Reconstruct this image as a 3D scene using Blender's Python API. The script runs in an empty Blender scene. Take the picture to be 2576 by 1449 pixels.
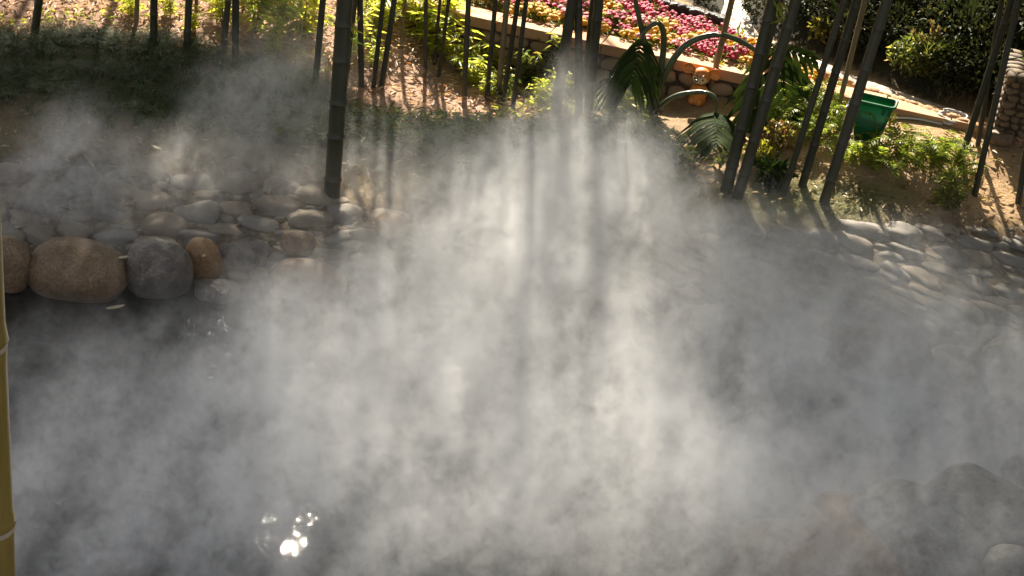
import bpy, bmesh, math, random
import numpy as np
from mathutils import Vector, Matrix, noise as mnoise
R = random.Random(7)
NR = np.random.RandomState(7)
sc = bpy.context.scene
col = sc.collection

# ------------------------------------------------------------------ camera, sky, sun, exposure
FPX, PITCH, ROLL, CAMH = 3720.0, math.radians(28), math.radians(7.5), 4.5
fw = np.array([0, math.cos(PITCH), -math.sin(PITCH)])
up0 = np.array([0, math.sin(PITCH), math.cos(PITCH)])
rt0 = np.array([1.0, 0, 0])
rt = rt0 * math.cos(ROLL) + up0 * math.sin(ROLL)
upv = up0 * math.cos(ROLL) - rt0 * math.sin(ROLL)
cam_d = bpy.data.cameras.new('camera')
cam = bpy.data.objects.new('camera', cam_d)
col.objects.link(cam)
cam_d.sensor_width = 36
cam_d.lens = 36 * FPX / 2576
cam_d.clip_start = 0.05
cam_d.clip_end = 500
cam.matrix_world = Matrix(((rt[0], upv[0], -fw[0], 0), (rt[1], upv[1], -fw[1], 0), (rt[2], upv[2], -fw[2], CAMH), (0, 0, 0, 1)))
sc.camera = cam

SUN = np.array([-0.12897, 0.77588, 0.61755])      # towards the sun
SUN_EL, SUN_AZ = math.asin(SUN[2]), math.atan2(SUN[0], SUN[1])
world = bpy.data.worlds.new('World')
sc.world = world
world.use_nodes = True
wn = world.node_tree
sky = wn.nodes.new('ShaderNodeTexSky')
sky.sky_type = 'NISHITA'
sky.sun_disc = False
sky.sun_elevation = SUN_EL
sky.sun_rotation = SUN_AZ
sky.dust_density = 2.5
sky.ozone_density = 0.6
hs = wn.nodes.new('ShaderNodeHueSaturation')      # pale hazy winter sky
hs.inputs['Saturation'].default_value = 0.28
wn.links.new(sky.outputs[0], hs.inputs['Color'])
wn.links.new(hs.outputs[0], wn.nodes['Background'].inputs[0])
wn.nodes['Background'].inputs[1].default_value = 0.068
sun_d = bpy.data.lights.new('sun', 'SUN')
sun_d.energy = 5.0
sun_d.angle = math.radians(1.2)
sun_d.color = (1.0, 0.90, 0.74)
sun_o = bpy.data.objects.new('sun', sun_d)
col.objects.link(sun_o)
sun_o.rotation_euler = Vector(SUN).to_track_quat('Z', 'Y').to_euler()
sun_o.location = (0, 0, 20)
vs = sc.view_settings
vs.view_transform = 'Standard'
vs.look = 'None'
vs.gamma = 1
vs.use_curve_mapping = False
vs.exposure = 2.15
cy = sc.cycles
cy.use_denoising = True
cy.max_bounces = 8
cy.diffuse_bounces = 3
cy.transparent_max_bounces = 12
cy.volume_bounces = 2
cy.volume_step_rate = 2.0
cy.volume_max_steps = 256
cy.caustics_reflective = False
cy.caustics_refractive = False

# ------------------------------------------------------------------ pixel helpers (2576 x 1449 frame)
def ray(px, py):
    return fw * FPX + rt * (px - 1288) + upv * (724.5 - py)
def at(px, py, z):
    d = ray(px, py)
    return np.array([0, 0, CAMH]) + d * ((z - CAMH) / d[2])
def at_y(px, py, y):
    d = ray(px, py)
    return np.array([0, 0, CAMH]) + d * (y / d[1])
def proj(P):
    P = np.atleast_2d(P) - np.array([0, 0, CAMH])
    k = FPX / (P @ fw)
    return 1288 + (P @ rt) * k, 724.5 - (P @ upv) * k

# ------------------------------------------------------------------ terrain
def sstep(v, a, b):
    t = np.clip((v - a) / (b - a), 0, 1)
    return t * t * (3 - 2 * t)
def shore_y(x):
    return np.interp(x, [-12, -2.6, -2.1, 0.5, 1.4, 3.4, 12], [7.35, 7.62, 7.72, 7.9, 8.0, 8.4, 10])
def wall_y(x):
    return 11.55 - 0.262 * (x + 0.08)
WALLTOP = 0.75
def terrain(x, y):
    x = np.asarray(x, float); y = np.asarray(y, float)
    s = y - shore_y(x)
    z = -0.14 + 0.24 * sstep(s, 0.0, 0.46) + 0.17 * np.clip(s - 0.3, 0, 0.9) / 0.9 + 0.02 * np.clip(s - 1.2, 0, 6)
    z = z + sstep(x, -0.2, 3.3) * sstep(y, 9.0, 10.9) * 0.42
    z = z + sstep(-x, 0.3, 1.6) * np.clip(y - 9.9, 0, 20) * 0.17
    # raised bed behind the wall
    b = y - wall_y(x)
    bed = 0.68 + 0.07 * np.clip(b, 0, 30)
    k = sstep(b, 0.06, 0.10) * sstep(x, -3.2, -2.4)
    z = z * (1 - k) + np.maximum(bed, z * 0 + 0.68) * k
    # hillside on the right beyond the path
    d = (x - 2.28) * 0.65 + (y - 11.18) * 0.76
    fl = sstep(y, 10.7, 11.4) * sstep(x, 1.55, 2.1)
    z = z + np.clip(d - 0.46, 0, 5) * 0.46 * fl
    z = z + 0.10 * np.clip(x - 4.2, 0, 40)
    # pool basin
    z = np.where(s < 0, -0.14 - 0.42 * sstep(-s, 0.0, 0.5), z)
    # near bank, bottom right, rising to where the viewer stands
    n = ((x - 1.3) * 0.62 - (y - 5.5) * 0.78)
    nb = -0.55 + 0.60 * sstep(n, -0.55, 0.1) + 0.42 * np.clip(n, 0, 9)
    nb2 = -0.55 + 0.75 * np.clip(3.9 - y, 0, 9)
    near = np.minimum(np.maximum(nb, nb2), 2.9)
    z = np.where(s < -0.3, np.maximum(z, near), z)
    return z
def T(x, y):
    return float(terrain(x, y))
def ground(px, py, lift=0.0):
    d = ray(px, py)
    d = d / np.linalg.norm(d)
    o = np.array([0, 0, CAMH])
    t = np.arange(4.0, 60.0, 0.02)
    P = o + d * t[:, None]
    h = P[:, 2] - terrain(P[:, 0], P[:, 1])
    i = int(np.argmax(h < 0)) if (h < 0).any() else len(t) - 1
    p = P[i]
    return np.array([p[0], p[1], T(p[0], p[1]) + lift])

# ------------------------------------------------------------------ object helpers
def tag(o, label=None, cat=None, group=None, kind=None):
    if label: o['label'] = label
    if cat: o['category'] = cat
    if group: o['group'] = group
    if kind: o['kind'] = kind
    return o
def empty(name, loc, label, cat, group=None, rz=0):
    o = bpy.data.objects.new(name, None)
    o.empty_display_size = 0.1
    o.location = [float(v) for v in loc]
    o.rotation_euler = (0, 0, rz)
    col.objects.link(o)
    return tag(o, label, cat, group)
def link(name, me, parent=None, loc=None, rot=None, scale=None):
    o = bpy.data.objects.new(name, me)
    col.objects.link(o)
    if parent is not None: o.parent = parent
    if loc is not None: o.location = [float(v) for v in loc]
    if rot is not None: o.rotation_euler = rot
    if scale is not None: o.scale = scale
    return o
def mesh(name, verts, faces, mat=None, smooth=True, mats=None, fmat=None):
    me = bpy.data.meshes.new(name)
    verts = np.asarray(verts, dtype=np.float32)
    if isinstance(faces, np.ndarray):
        nf, k = faces.shape
        me.vertices.add(len(verts)); me.vertices.foreach_set('co', verts.ravel())
        me.loops.add(nf * k); me.loops.foreach_set('vertex_index', faces.astype(np.int32).ravel())
        me.polygons.add(nf)
        me.polygons.foreach_set('loop_start', np.arange(0, nf * k, k, dtype=np.int32))
        me.polygons.foreach_set('loop_total', np.full(nf, k, dtype=np.int32))
        me.update(calc_edges=True)
    else:
        me.from_pydata(verts.tolist(), [], faces)
    for m in (mats or ([mat] if mat else [])): me.materials.append(m)
    if fmat is not None: me.polygons.foreach_set('material_index', np.asarray(fmat, dtype=np.int32))
    if smooth: me.polygons.foreach_set('use_smooth', np.ones(len(me.polygons), dtype=bool))
    me.update()
    return me
class MB:
    def __init__(s): s.v = []; s.f = []; s.m = []
    def add(s, v, f, m=0):
        b = len(s.v); s.v += [tuple(map(float, q)) for q in v]; s.f += [tuple(b + i for i in q) for q in f]; s.m += [m] * len(f)
    def tube(s, pts, rad, n=8, m=0, cap=True):
        pts = [np.array(p, float) for p in pts]
        rad = [rad] * len(pts) if np.isscalar(rad) else list(rad)
        v = []; f = []
        t0 = pts[1] - pts[0]
        ref = np.array([0, 0, 1.0]) if abs(t0[2]) < 0.8 * np.linalg.norm(t0) else np.array([1.0, 0, 0])
        for i, p in enumerate(pts):
            t = pts[min(i + 1, len(pts) - 1)] - pts[max(i - 1, 0)]
            t = t / (np.linalg.norm(t) + 1e-9)
            a = np.cross(t, ref); a /= np.linalg.norm(a) + 1e-9
            b = np.cross(t, a)
            ref = np.cross(a, t) if False else ref
            for j in range(n):
                th = 2 * math.pi * j / n
                v.append(p + rad[i] * (math.cos(th) * a + math.sin(th) * b))
        for i in range(len(pts) - 1):
            for j in range(n):
                f.append((i * n + j, i * n + (j + 1) % n, (i + 1) * n + (j + 1) % n, (i + 1) * n + j))
        if cap:
            f.append(tuple(range(n))[::-1]); f.append(tuple((len(pts) - 1) * n + j for j in range(n)))
        s.add(v, f, m)
    def ell(s, c, r, rot=None, n=12, k=8, m=0, nz=0.0, seed=0):
        v = []; f = []
        M = np.array(rot) if rot is not None else np.eye(3)
        for i in range(k + 1):
            ph = math.pi * i / k
            for j in range(n):
                th = 2 * math.pi * j / n
                u = np.array([math.sin(ph) * math.cos(th), math.sin(ph) * math.sin(th), math.cos(ph)])
                q = 1 + nz * mnoise.noise(Vector(u * 1.7) + Vector((seed, 0, 0)))
                v.append(np.array(c) + M @ (u * np.array(r) * q))
        for i in range(k):
            for j in range(n):
                f.append((i * n + j, (i + 1) * n + j, (i + 1) * n + (j + 1) % n, i * n + (j + 1) % n))
        s.add(v, f, m)
    def box(s, c, h, rz=0, m=0, taper=1.0):
        v = []
        ca, sa = math.cos(rz), math.sin(rz)
        for dz in (-1, 1):
            k = taper if dz > 0 else 1
            for dx, dy in ((-1, -1), (1, -1), (1, 1), (-1, 1)):
                x, y = dx * h[0] * k, dy * h[1] * k
                v.append((c[0] + x * ca - y * sa, c[1] + x * sa + y * ca, c[2] + dz * h[2]))
        s.add(v, [(3, 2, 1, 0), (4, 5, 6, 7), (0, 1, 5, 4), (1, 2, 6, 5), (2, 3, 7, 6), (3, 0, 4, 7)], m)
    def me(s, name, mats, smooth=True):
        return mesh(name, s.v, s.f, mats=mats if isinstance(mats, list) else [mats], fmat=s.m, smooth=smooth)
    def build(s, name, mats, parent=None, loc=None, smooth=True, bevel=0):
        me = s.me(name, mats, smooth)
        if bevel:
            bm = bmesh.new(); bm.from_mesh(me)
            bmesh.ops.bevel(bm, geom=bm.edges[:], offset=bevel, segments=2, affect='EDGES', profile=0.6)
            bm.to_mesh(me); bm.free()
        return link(name, me, parent, loc)
def spline(pts, n=24):
    pts = [np.array(p, float) for p in pts]
    P = [2 * pts[0] - pts[1]] + pts + [2 * pts[-1] - pts[-2]]
    out = []
    segs = len(pts) - 1
    for i in range(n + 1):
        u = i / n * segs
        k = min(int(u), segs - 1); t = u - k
        a, b, c, d = P[k], P[k + 1], P[k + 2], P[k + 3]
        out.append(0.5 * (2 * b + (c - a) * t + (2 * a - 5 * b + 4 * c - d) * t * t + (3 * b - a - 3 * c + d) * t ** 3))
    return out
def unit(a):
    return a / (np.linalg.norm(a, axis=-1, keepdims=True) + 1e-9)
def leaf_arrays(P, D, N, L, W, droop=0.12):
    """folded diamond leaves: P base points, D directions, N approximate normals"""
    P = np.asarray(P, float); D = unit(np.asarray(D, float)); N = np.asarray(N, float)
    S = unit(np.cross(D, N)); Nn = unit(np.cross(S, D))
    L = np.broadcast_to(np.asarray(L, float), (len(P),))[:, None]; W = np.broadcast_to(np.asarray(W, float), (len(P),))[:, None]
    m = P + D * L * 0.42 + Nn * L * droop * 0.5
    tip = P + D * L - Nn * L * droop
    v = np.stack([P, m + S * W * 0.5 + Nn * W * 0.18, tip, m - S * W * 0.5 + Nn * W * 0.18], 1).reshape(-1, 3)
    b = np.arange(len(P))[:, None] * 4
    f = np.concatenate([b + np.array([0, 1, 2]), b + np.array([0, 2, 3])], 1).reshape(-1, 3)
    return v, f
def leaf_mesh(name, P, D, N, L, W, mat, droop=0.12):
    v, f = leaf_arrays(P, D, N, L, W, droop)
    return mesh(name, v, f, mat, smooth=False)
def rand_dirs(n, zlo=-1, zhi=1):
    z = NR.uniform(zlo, zhi, n); t = NR.uniform(0, 2 * math.pi, n); r = np.sqrt(np.clip(1 - z * z, 0, 1))
    return np.stack([r * np.cos(t), r * np.sin(t), z], 1)

# ------------------------------------------------------------------ materials
def nodes(name):
    m = bpy.data.materials.new(name); m.use_nodes = True
    nt = m.node_tree; nt.nodes.clear()
    out = nt.nodes.new('ShaderNodeOutputMaterial')
    return m, nt, out
def ramp(nt, fac, stops):
    r = nt.nodes.new('ShaderNodeValToRGB')
    e = r.color_ramp.elements
    while len(e) < len(stops): e.new(0.5)
    for i, (p, c) in enumerate(stops):
        e[i].position = p; e[i].color = (*c, 1)
    nt.links.new(fac, r.inputs[0])
    return r.outputs[0]
def noise_node(nt, scale, detail=6, rough=0.6, coord='Object', dist=0.0, stretch=None):
    tc = nt.nodes.new('ShaderNodeTexCoord'); n = nt.nodes.new('ShaderNodeTexNoise')
    n.inputs['Scale'].default_value = scale; n.inputs['Detail'].default_value = detail; n.inputs['Roughness'].default_value = rough
    n.inputs['Distortion'].default_value = dist
    if stretch:
        mp = nt.nodes.new('ShaderNodeMapping'); mp.inputs['Scale'].default_value = stretch
        nt.links.new(tc.outputs[coord], mp.inputs[0]); nt.links.new(mp.outputs[0], n.inputs['Vector'])
    else:
        nt.links.new(tc.outputs[coord], n.inputs['Vector'])
    return n
def mix(nt, fac, a, b, mode='MIX'):
    n = nt.nodes.new('ShaderNodeMix'); n.data_type = 'RGBA'; n.blend_type = mode
    for sock, val in ((n.inputs['Factor'], fac), (n.inputs['A'], a), (n.inputs['B'], b)):
        if isinstance(val, (int, float)): sock.default_value = val
        elif isinstance(val, tuple): sock.default_value = (*val, 1)
        else: nt.links.new(val, sock)
    return n.outputs['Result']
def surf(name, stops, scale=6, rough=0.8, bump=0.3, bscale=40, spec=0.3, obj_random=None, stretch=None, island=None, coord='Object', bdist=0.01, vein=0.0):
    m, nt, out = nodes(name)
    p = nt.nodes.new('ShaderNodeBsdfPrincipled')
    c = ramp(nt, noise_node(nt, scale, 9, 0.68, stretch=stretch, coord=coord, dist=vein).outputs[0], stops)
    if vein:
        c = mix(nt, 0.6, c, ramp(nt, noise_node(nt, 60, 5, 0.7, coord=coord).outputs[0], [(0.34, (0.35, 0.34, 0.33)), (0.5, (1, 1, 1)), (0.68, (1.5, 1.45, 1.4))]), 'MULTIPLY')
    if obj_random:
        oi = nt.nodes.new('ShaderNodeObjectInfo')
        c = mix(nt, obj_random[0], c, ramp(nt, oi.outputs['Random'], obj_random[1]))
    if island:
        gi = nt.nodes.new('ShaderNodeNewGeometry')
        c = mix(nt, island[0], c, ramp(nt, gi.outputs['Random Per Island'], island[1]))
    nt.links.new(c, p.inputs['Base Color'])
    p.inputs['Roughness'].default_value = rough
    p.inputs['Specular IOR Level'].default_value = spec
    if bump:
        b = nt.nodes.new('ShaderNodeBump'); b.inputs['Strength'].default_value = bump; b.inputs['Distance'].default_value = bdist
        nt.links.new(noise_node(nt, bscale, 8, 0.65, coord=coord, stretch=stretch).outputs[0], b.inputs['Height'])
        nt.links.new(b.outputs[0], p.inputs['Normal'])
    nt.links.new(p.outputs[0], out.inputs[0])
    return m
def leafmat(name, stops, trans=0.45, rough=0.45, spec=0.35, tcol=1.25):
    """leaf: glossy-ish surface plus light shining through, colour varies from leaf to leaf"""
    m, nt, out = nodes(name)
    gi = nt.nodes.new('ShaderNodeNewGeometry')
    oi = nt.nodes.new('ShaderNodeObjectInfo')
    ad = nt.nodes.new('ShaderNodeMath'); ad.operation = 'WRAP'; ad.inputs[1].default_value = 1.0; ad.inputs[2].default_value = 0.0
    sm = nt.nodes.new('ShaderNodeMath'); sm.operation = 'MULTIPLY_ADD'; sm.inputs[1].default_value = 0.25
    nt.links.new(oi.outputs['Random'], sm.inputs[0]); nt.links.new(gi.outputs['Random Per Island'], sm.inputs[2])
    nt.links.new(sm.outputs[0], ad.inputs[0])
    c = ramp(nt, ad.outputs[0], stops)
    p = nt.nodes.new('ShaderNodeBsdfPrincipled')
    nt.links.new(c, p.inputs['Base Color'])
    p.inputs['Roughness'].default_value = rough; p.inputs['Specular IOR Level'].default_value = spec
    t = nt.nodes.new('ShaderNodeBsdfTranslucent')
    tc = mix(nt, 1.0, c, (tcol, tcol, tcol * 0.55), 'MULTIPLY')
    nt.links.new(tc, t.inputs[0])
    mx = nt.nodes.new('ShaderNodeMixShader'); mx.inputs[0].default_value = trans
    nt.links.new(p.outputs[0], mx.inputs[1]); nt.links.new(t.outputs[0], mx.inputs[2]); nt.links.new(mx.outputs[0], out.inputs[0])
    return m
M = {}
M['cobble'] = surf('cobble stone', [(0.3, (0.10, 0.088, 0.074)), (0.5, (0.17, 0.147, 0.12)), (0.7, (0.23, 0.20, 0.16))], 9, 0.75, 0.5, 60,
                   obj_random=(0.55, [(0, (0.10, 0.095, 0.09)), (0.35, (0.19, 0.175, 0.155)), (0.6, (0.16, 0.12, 0.085)), (0.85, (0.25, 0.195, 0.135)), (1, (0.10, 0.098, 0.095))]))
M['tan_rock'] = surf('tan boulder', [(0.3, (0.085, 0.056, 0.033)), (0.5, (0.14, 0.092, 0.053)), (0.72, (0.21, 0.15, 0.095))], 6, 0.6, 0.7, 38, vein=1.2)
M['dark_rock'] = surf('dark wet boulder', [(0.3, (0.050, 0.043, 0.037)), (0.5, (0.10, 0.084, 0.070)), (0.66, (0.21, 0.165, 0.13))], 7, 0.36, 1.0, 22, spec=0.5, bdist=0.03, vein=1.5)
M['ochre_rock'] = surf('ochre boulder', [(0.3, (0.14, 0.08, 0.038)), (0.55, (0.21, 0.125, 0.06)), (0.75, (0.26, 0.17, 0.09))], 6, 0.55, 0.6, 45, vein=1.0)
M['grey_rock'] = surf('grey boulder', [(0.3, (0.06, 0.058, 0.054)), (0.5, (0.10, 0.096, 0.087)), (0.72, (0.17, 0.158, 0.138))], 6, 0.6, 0.8, 30, vein=1.4)
M['warm_rock'] = surf('warm sandstone', [(0.3, (0.20, 0.125, 0.07)), (0.5, (0.31, 0.20, 0.115)), (0.75, (0.38, 0.27, 0.17))], 8, 0.85, 0.4, 50,
                      obj_random=(0.4, [(0, (0.22, 0.14, 0.08)), (0.5, (0.36, 0.24, 0.14)), (1, (0.28, 0.22, 0.16))]))
M['coping'] = surf('coping sandstone', [(0.3, (0.33, 0.16, 0.075)), (0.5, (0.42, 0.23, 0.12)), (0.75, (0.48, 0.31, 0.18))], 5, 0.85, 0.3, 50, obj_random=(0.25, [(0, (0.36, 0.17, 0.08)), (1, (0.46, 0.28, 0.16))]))
M['mortar'] = surf('dark mortar', [(0.3, (0.05, 0.035, 0.025)), (0.7, (0.12, 0.085, 0.06))], 20, 0.95, 0.5, 60)
M['planter_stone'] = surf('planter cobbles', [(0.3, (0.09, 0.062, 0.038)), (0.5, (0.15, 0.105, 0.066)), (0.75, (0.20, 0.15, 0.10))], 14, 0.75, 0.3, 70,
                          obj_random=(0.55, [(0, (0.07, 0.052, 0.038)), (0.4, (0.17, 0.125, 0.08)), (0.7, (0.20, 0.135, 0.075)), (1, (0.10, 0.078, 0.058))]))
M['culm'] = surf('bamboo culm', [(0.3, (0.020, 0.020, 0.011)), (0.5, (0.034, 0.033, 0.018)), (0.75, (0.062, 0.058, 0.036))], 5, 0.5, 0.08, 60, spec=0.35, stretch=(1, 1, 0.18),
                 obj_random=(0.35, [(0, (0.018, 0.022, 0.009)), (0.5, (0.04, 0.038, 0.022)), (1, (0.07, 0.064, 0.045))]))
M['culm_brown'] = surf('old tan bamboo culm', [(0.3, (0.10, 0.075, 0.04)), (0.5, (0.17, 0.125, 0.065)), (0.75, (0.24, 0.18, 0.10))], 5, 0.5, 0.08, 60, stretch=(1, 1, 0.18))
M['pole'] = surf('golden bamboo', [(0.3, (0.05, 0.032, 0.006)), (0.5, (0.10, 0.068, 0.012)), (0.75, (0.16, 0.115, 0.025))], 3, 0.3, 0.05, 60, spec=0.5, stretch=(4, 4, 0.4))
M['node_ring'] = surf('culm node', [(0.3, (0.05, 0.047, 0.034)), (0.7, (0.12, 0.11, 0.085))], 20, 0.7, 0.1, 60)
M['bamboo_leaf'] = leafmat('bamboo leaf', [(0, (0.05, 0.085, 0.018)), (0.4, (0.09, 0.13, 0.022)), (0.75, (0.15, 0.17, 0.03)), (1, (0.22, 0.19, 0.05))], 0.4)
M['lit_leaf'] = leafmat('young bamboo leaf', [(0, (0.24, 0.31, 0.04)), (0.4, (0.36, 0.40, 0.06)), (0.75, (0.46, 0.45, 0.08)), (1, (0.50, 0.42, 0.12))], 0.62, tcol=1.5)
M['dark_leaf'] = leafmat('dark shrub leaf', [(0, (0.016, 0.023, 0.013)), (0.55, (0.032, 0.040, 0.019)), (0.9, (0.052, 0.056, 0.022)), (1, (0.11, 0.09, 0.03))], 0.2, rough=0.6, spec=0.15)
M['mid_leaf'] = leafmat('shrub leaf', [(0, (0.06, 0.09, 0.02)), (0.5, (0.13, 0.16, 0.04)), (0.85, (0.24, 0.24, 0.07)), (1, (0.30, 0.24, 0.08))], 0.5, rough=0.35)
M['yellow_leaf'] = leafmat('yellowing leaf', [(0, (0.12, 0.14, 0.02)), (0.5, (0.24, 0.23, 0.035)), (1, (0.34, 0.26, 0.05))], 0.5)
M['red_leaf'] = leafmat('russet leaf', [(0, (0.17, 0.075, 0.035)), (0.4, (0.22, 0.13, 0.055)), (0.7, (0.16, 0.17, 0.045)), (1, (0.26, 0.23, 0.07))], 0.5)
M['fern'] = leafmat('fern frond', [(0, (0.09, 0.14, 0.02)), (0.5, (0.17, 0.22, 0.03)), (0.85, (0.30, 0.30, 0.05)), (1, (0.36, 0.30, 0.10))], 0.55, tcol=1.5)
M['philo'] = leafmat('philodendron leaf', [(0, (0.014, 0.024, 0.008)), (1, (0.03, 0.048, 0.011))], 0.28, rough=0.65, spec=0.03)
M['petiole'] = surf('green petiole', [(0.3, (0.03, 0.045, 0.015)), (0.7, (0.07, 0.085, 0.03))], 12, 0.35, 0.05, 60, spec=0.5)
M['rhizome'] = surf('fibrous brown stem', [(0.3, (0.02, 0.013, 0.009)), (0.5, (0.05, 0.03, 0.02)), (0.75, (0.12, 0.075, 0.04))], 25, 0.95, 0.8, 60, bdist=0.02)
M['mondo'] = leafmat('lily turf blade', [(0, (0.026, 0.044, 0.014)), (0.6, (0.065, 0.094, 0.028)), (1, (0.18, 0.21, 0.075))], 0.35, rough=0.6, spec=0.10, tcol=1.1)
M['grass'] = leafmat('short grass', [(0, (0.07, 0.08, 0.025)), (0.5, (0.14, 0.13, 0.045)), (1, (0.26, 0.19, 0.08))], 0.4)
M['green_grass'] = leafmat('green turf', [(0, (0.06, 0.085, 0.02)), (0.5, (0.11, 0.14, 0.03)), (1, (0.20, 0.19, 0.06))], 0.4)
M['litter'] = leafmat('dry fallen leaf', [(0, (0.20, 0.105, 0.06)), (0.3, (0.36, 0.22, 0.14)), (0.6, (0.46, 0.31, 0.21)), (0.85, (0.54, 0.41, 0.28)), (1, (0.34, 0.12, 0.04))], 0.3, rough=0.55, tcol=1.1)
M['straw'] = leafmat('dry straw', [(0, (0.16, 0.11, 0.05)), (0.5, (0.28, 0.21, 0.11)), (1, (0.38, 0.30, 0.17))], 0.35)
M['pale_leaf'] = surf('pale dead leaf', [(0.3, (0.28, 0.22, 0.13)), (0.7, (0.42, 0.35, 0.24))], 30, 0.6, 0.1, 50)
M['twig'] = surf('twig', [(0.3, (0.14, 0.11, 0.08)), (0.7, (0.28, 0.23, 0.17))], 20, 0.9, 0.3, 60)
M['orange'] = surf('orange glazed clay', [(0.35, (0.62, 0.19, 0.03)), (0.65, (0.72, 0.27, 0.06))], 6, 0.35, 0.05, 30, spec=0.5)
M['cream'] = surf('cream glaze', [(0.3, (0.62, 0.42, 0.22)), (0.7, (0.74, 0.56, 0.34))], 6, 0.35, 0.05, 30, spec=0.5)
M['blackpaint'] = surf('black paint', [(0.3, (0.012, 0.01, 0.01)), (0.7, (0.03, 0.025, 0.02))], 10, 0.3, 0, spec=0.5)
M['white'] = surf('white plastic', [(0.3, (0.70, 0.70, 0.68)), (0.7, (0.80, 0.80, 0.78))], 10, 0.4, 0, spec=0.5)
M['hose'] = surf('pale hose', [(0.3, (0.48, 0.46, 0.45)), (0.7, (0.62, 0.60, 0.58))], 10, 0.5, 0, spec=0.4)
M['bloom_crimson'] = leafmat('crimson petals', [(0, (0.38, 0.02, 0.07)), (0.5, (0.48, 0.035, 0.10)), (1, (0.52, 0.07, 0.14))], 0.3, rough=0.6)
M['bloom_yellow'] = leafmat('yellow petals', [(0, (0.60, 0.27, 0.012)), (0.5, (0.66, 0.38, 0.02)), (1, (0.66, 0.44, 0.05))], 0.3, rough=0.6, tcol=1.2)
M['bloom_pink'] = leafmat('pale pink petals', [(0, (0.50, 0.10, 0.16)), (0.5, (0.58, 0.19, 0.23)), (1, (0.66, 0.34, 0.33))], 0.3, rough=0.6)
M['plant_leaf'] = leafmat('flower foliage', [(0, (0.05, 0.08, 0.02)), (0.6, (0.11, 0.14, 0.03)), (1, (0.22, 0.22, 0.06))], 0.4)
# green plastic, lets light through
m, nt, out = nodes('green plastic')
p = nt.nodes.new('ShaderNodeBsdfPrincipled'); p.inputs['Base Color'].default_value = (0.006, 0.125, 0.042, 1); p.inputs['Roughness'].default_value = 0.35
t = nt.nodes.new('ShaderNodeBsdfTranslucent'); t.inputs[0].default_value = (0.012, 0.21, 0.075, 1)
mx = nt.nodes.new('ShaderNodeMixShader'); mx.inputs[0].default_value = 0.35
nt.links.new(p.outputs[0], mx.inputs[1]); nt.links.new(t.outputs[0], mx.inputs[2]); nt.links.new(mx.outputs[0], out.inputs[0])
M['green_plastic'] = m
# ground: what covers it is stored per vertex (soil, litter, turf, mud)
m, nt, out = nodes('ground')
p = nt.nodes.new('ShaderNodeBsdfPrincipled')
at_n = nt.nodes.new('ShaderNodeAttribute'); at_n.attribute_name = 'cover'
n1 = noise_node(nt, 3.0, 10, 0.7); n2 = noise_node(nt, 45, 6, 0.7)
c = mix(nt, 1.0, at_n.outputs['Color'], ramp(nt, n1.outputs[0], [(0.28, (0.62, 0.60, 0.58)), (0.5, (1, 1, 1)), (0.72, (1.25, 1.22, 1.15))]), 'MULTIPLY')
c = mix(nt, 0.7, c, ramp(nt, n2.outputs[0], [(0.3, (0.5, 0.48, 0.45)), (0.5, (1, 1, 1)), (0.7, (1.35, 1.3, 1.2))]), 'MULTIPLY')
nt.links.new(c, p.inputs['Base Color']); p.inputs['Roughness'].default_value = 0.95; p.inputs['Specular IOR Level'].default_value = 0.15
b = nt.nodes.new('ShaderNodeBump'); b.inputs['Strength'].default_value = 0.9; b.inputs['Distance'].default_value = 0.03
nt.links.new(noise_node(nt, 14, 10, 0.72).outputs[0], b.inputs['Height']); nt.links.new(b.outputs[0], p.inputs['Normal'])
nt.links.new(p.outputs[0], out.inputs[0])
M['ground'] = m
# path: pale cobbles set in sand
m, nt, out = nodes('pale path')
p = nt.nodes.new('ShaderNodeBsdfPrincipled')
tc = nt.nodes.new('ShaderNodeTexCoord'); vo = nt.nodes.new('ShaderNodeTexVoronoi'); vo.inputs['Scale'].default_value = 14
nt.links.new(tc.outputs['Object'], vo.inputs['Vector'])
c = mix(nt, 0.5, ramp(nt, vo.outputs['Distance'], [(0.2, (0.47, 0.40, 0.33)), (0.75, (0.26, 0.20, 0.15))]), ramp(nt, noise_node(nt, 5).outputs[0], [(0.3, (0.36, 0.29, 0.22)), (0.7, (0.50, 0.43, 0.36))]))
nt.links.new(c, p.inputs['Base Color']); p.inputs['Roughness'].default_value = 0.85
b = nt.nodes.new('ShaderNodeBump'); b.inputs['Strength'].default_value = 0.8; b.inputs['Distance'].default_value = 0.03; b.invert = True
nt.links.new(vo.outputs['Distance'], b.inputs['Height']); nt.links.new(b.outputs[0], p.inputs['Normal'])
nt.links.new(p.outputs[0], out.inputs[0])
M['path'] = m
# water: mirror-like at a slant, see-through and murky straight down
m, nt, out = nodes('pool water')
tr = nt.nodes.new('ShaderNodeBsdfTransparent'); tr.inputs[0].default_value = (0.30, 0.33, 0.27, 1)
gl = nt.nodes.new('ShaderNodeBsdfGlossy'); gl.inputs['Roughness'].default_value = 0.015
fr = nt.nodes.new('ShaderNodeFresnel'); fr.inputs['IOR'].default_value = 1.34
mx = nt.nodes.new('ShaderNodeMixShader')
b = nt.nodes.new('ShaderNodeBump'); b.inputs['Strength'].default_value = 0.16; b.inputs['Distance'].default_value = 0.02
nt.links.new(noise_node(nt, 3.2, 3, 0.5, stretch=(1, 0.6, 1), dist=0.6).outputs[0], b.inputs['Height'])
nt.links.new(b.outputs[0], gl.inputs['Normal']); nt.links.new(b.outputs[0], fr.inputs['Normal'])
nt.links.new(fr.outputs[0], mx.inputs[0]); nt.links.new(tr.outputs[0], mx.inputs[1]); nt.links.new(gl.outputs[0], mx.inputs[2])
nt.links.new(mx.outputs[0], out.inputs[0])
M['water'] = m

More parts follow.
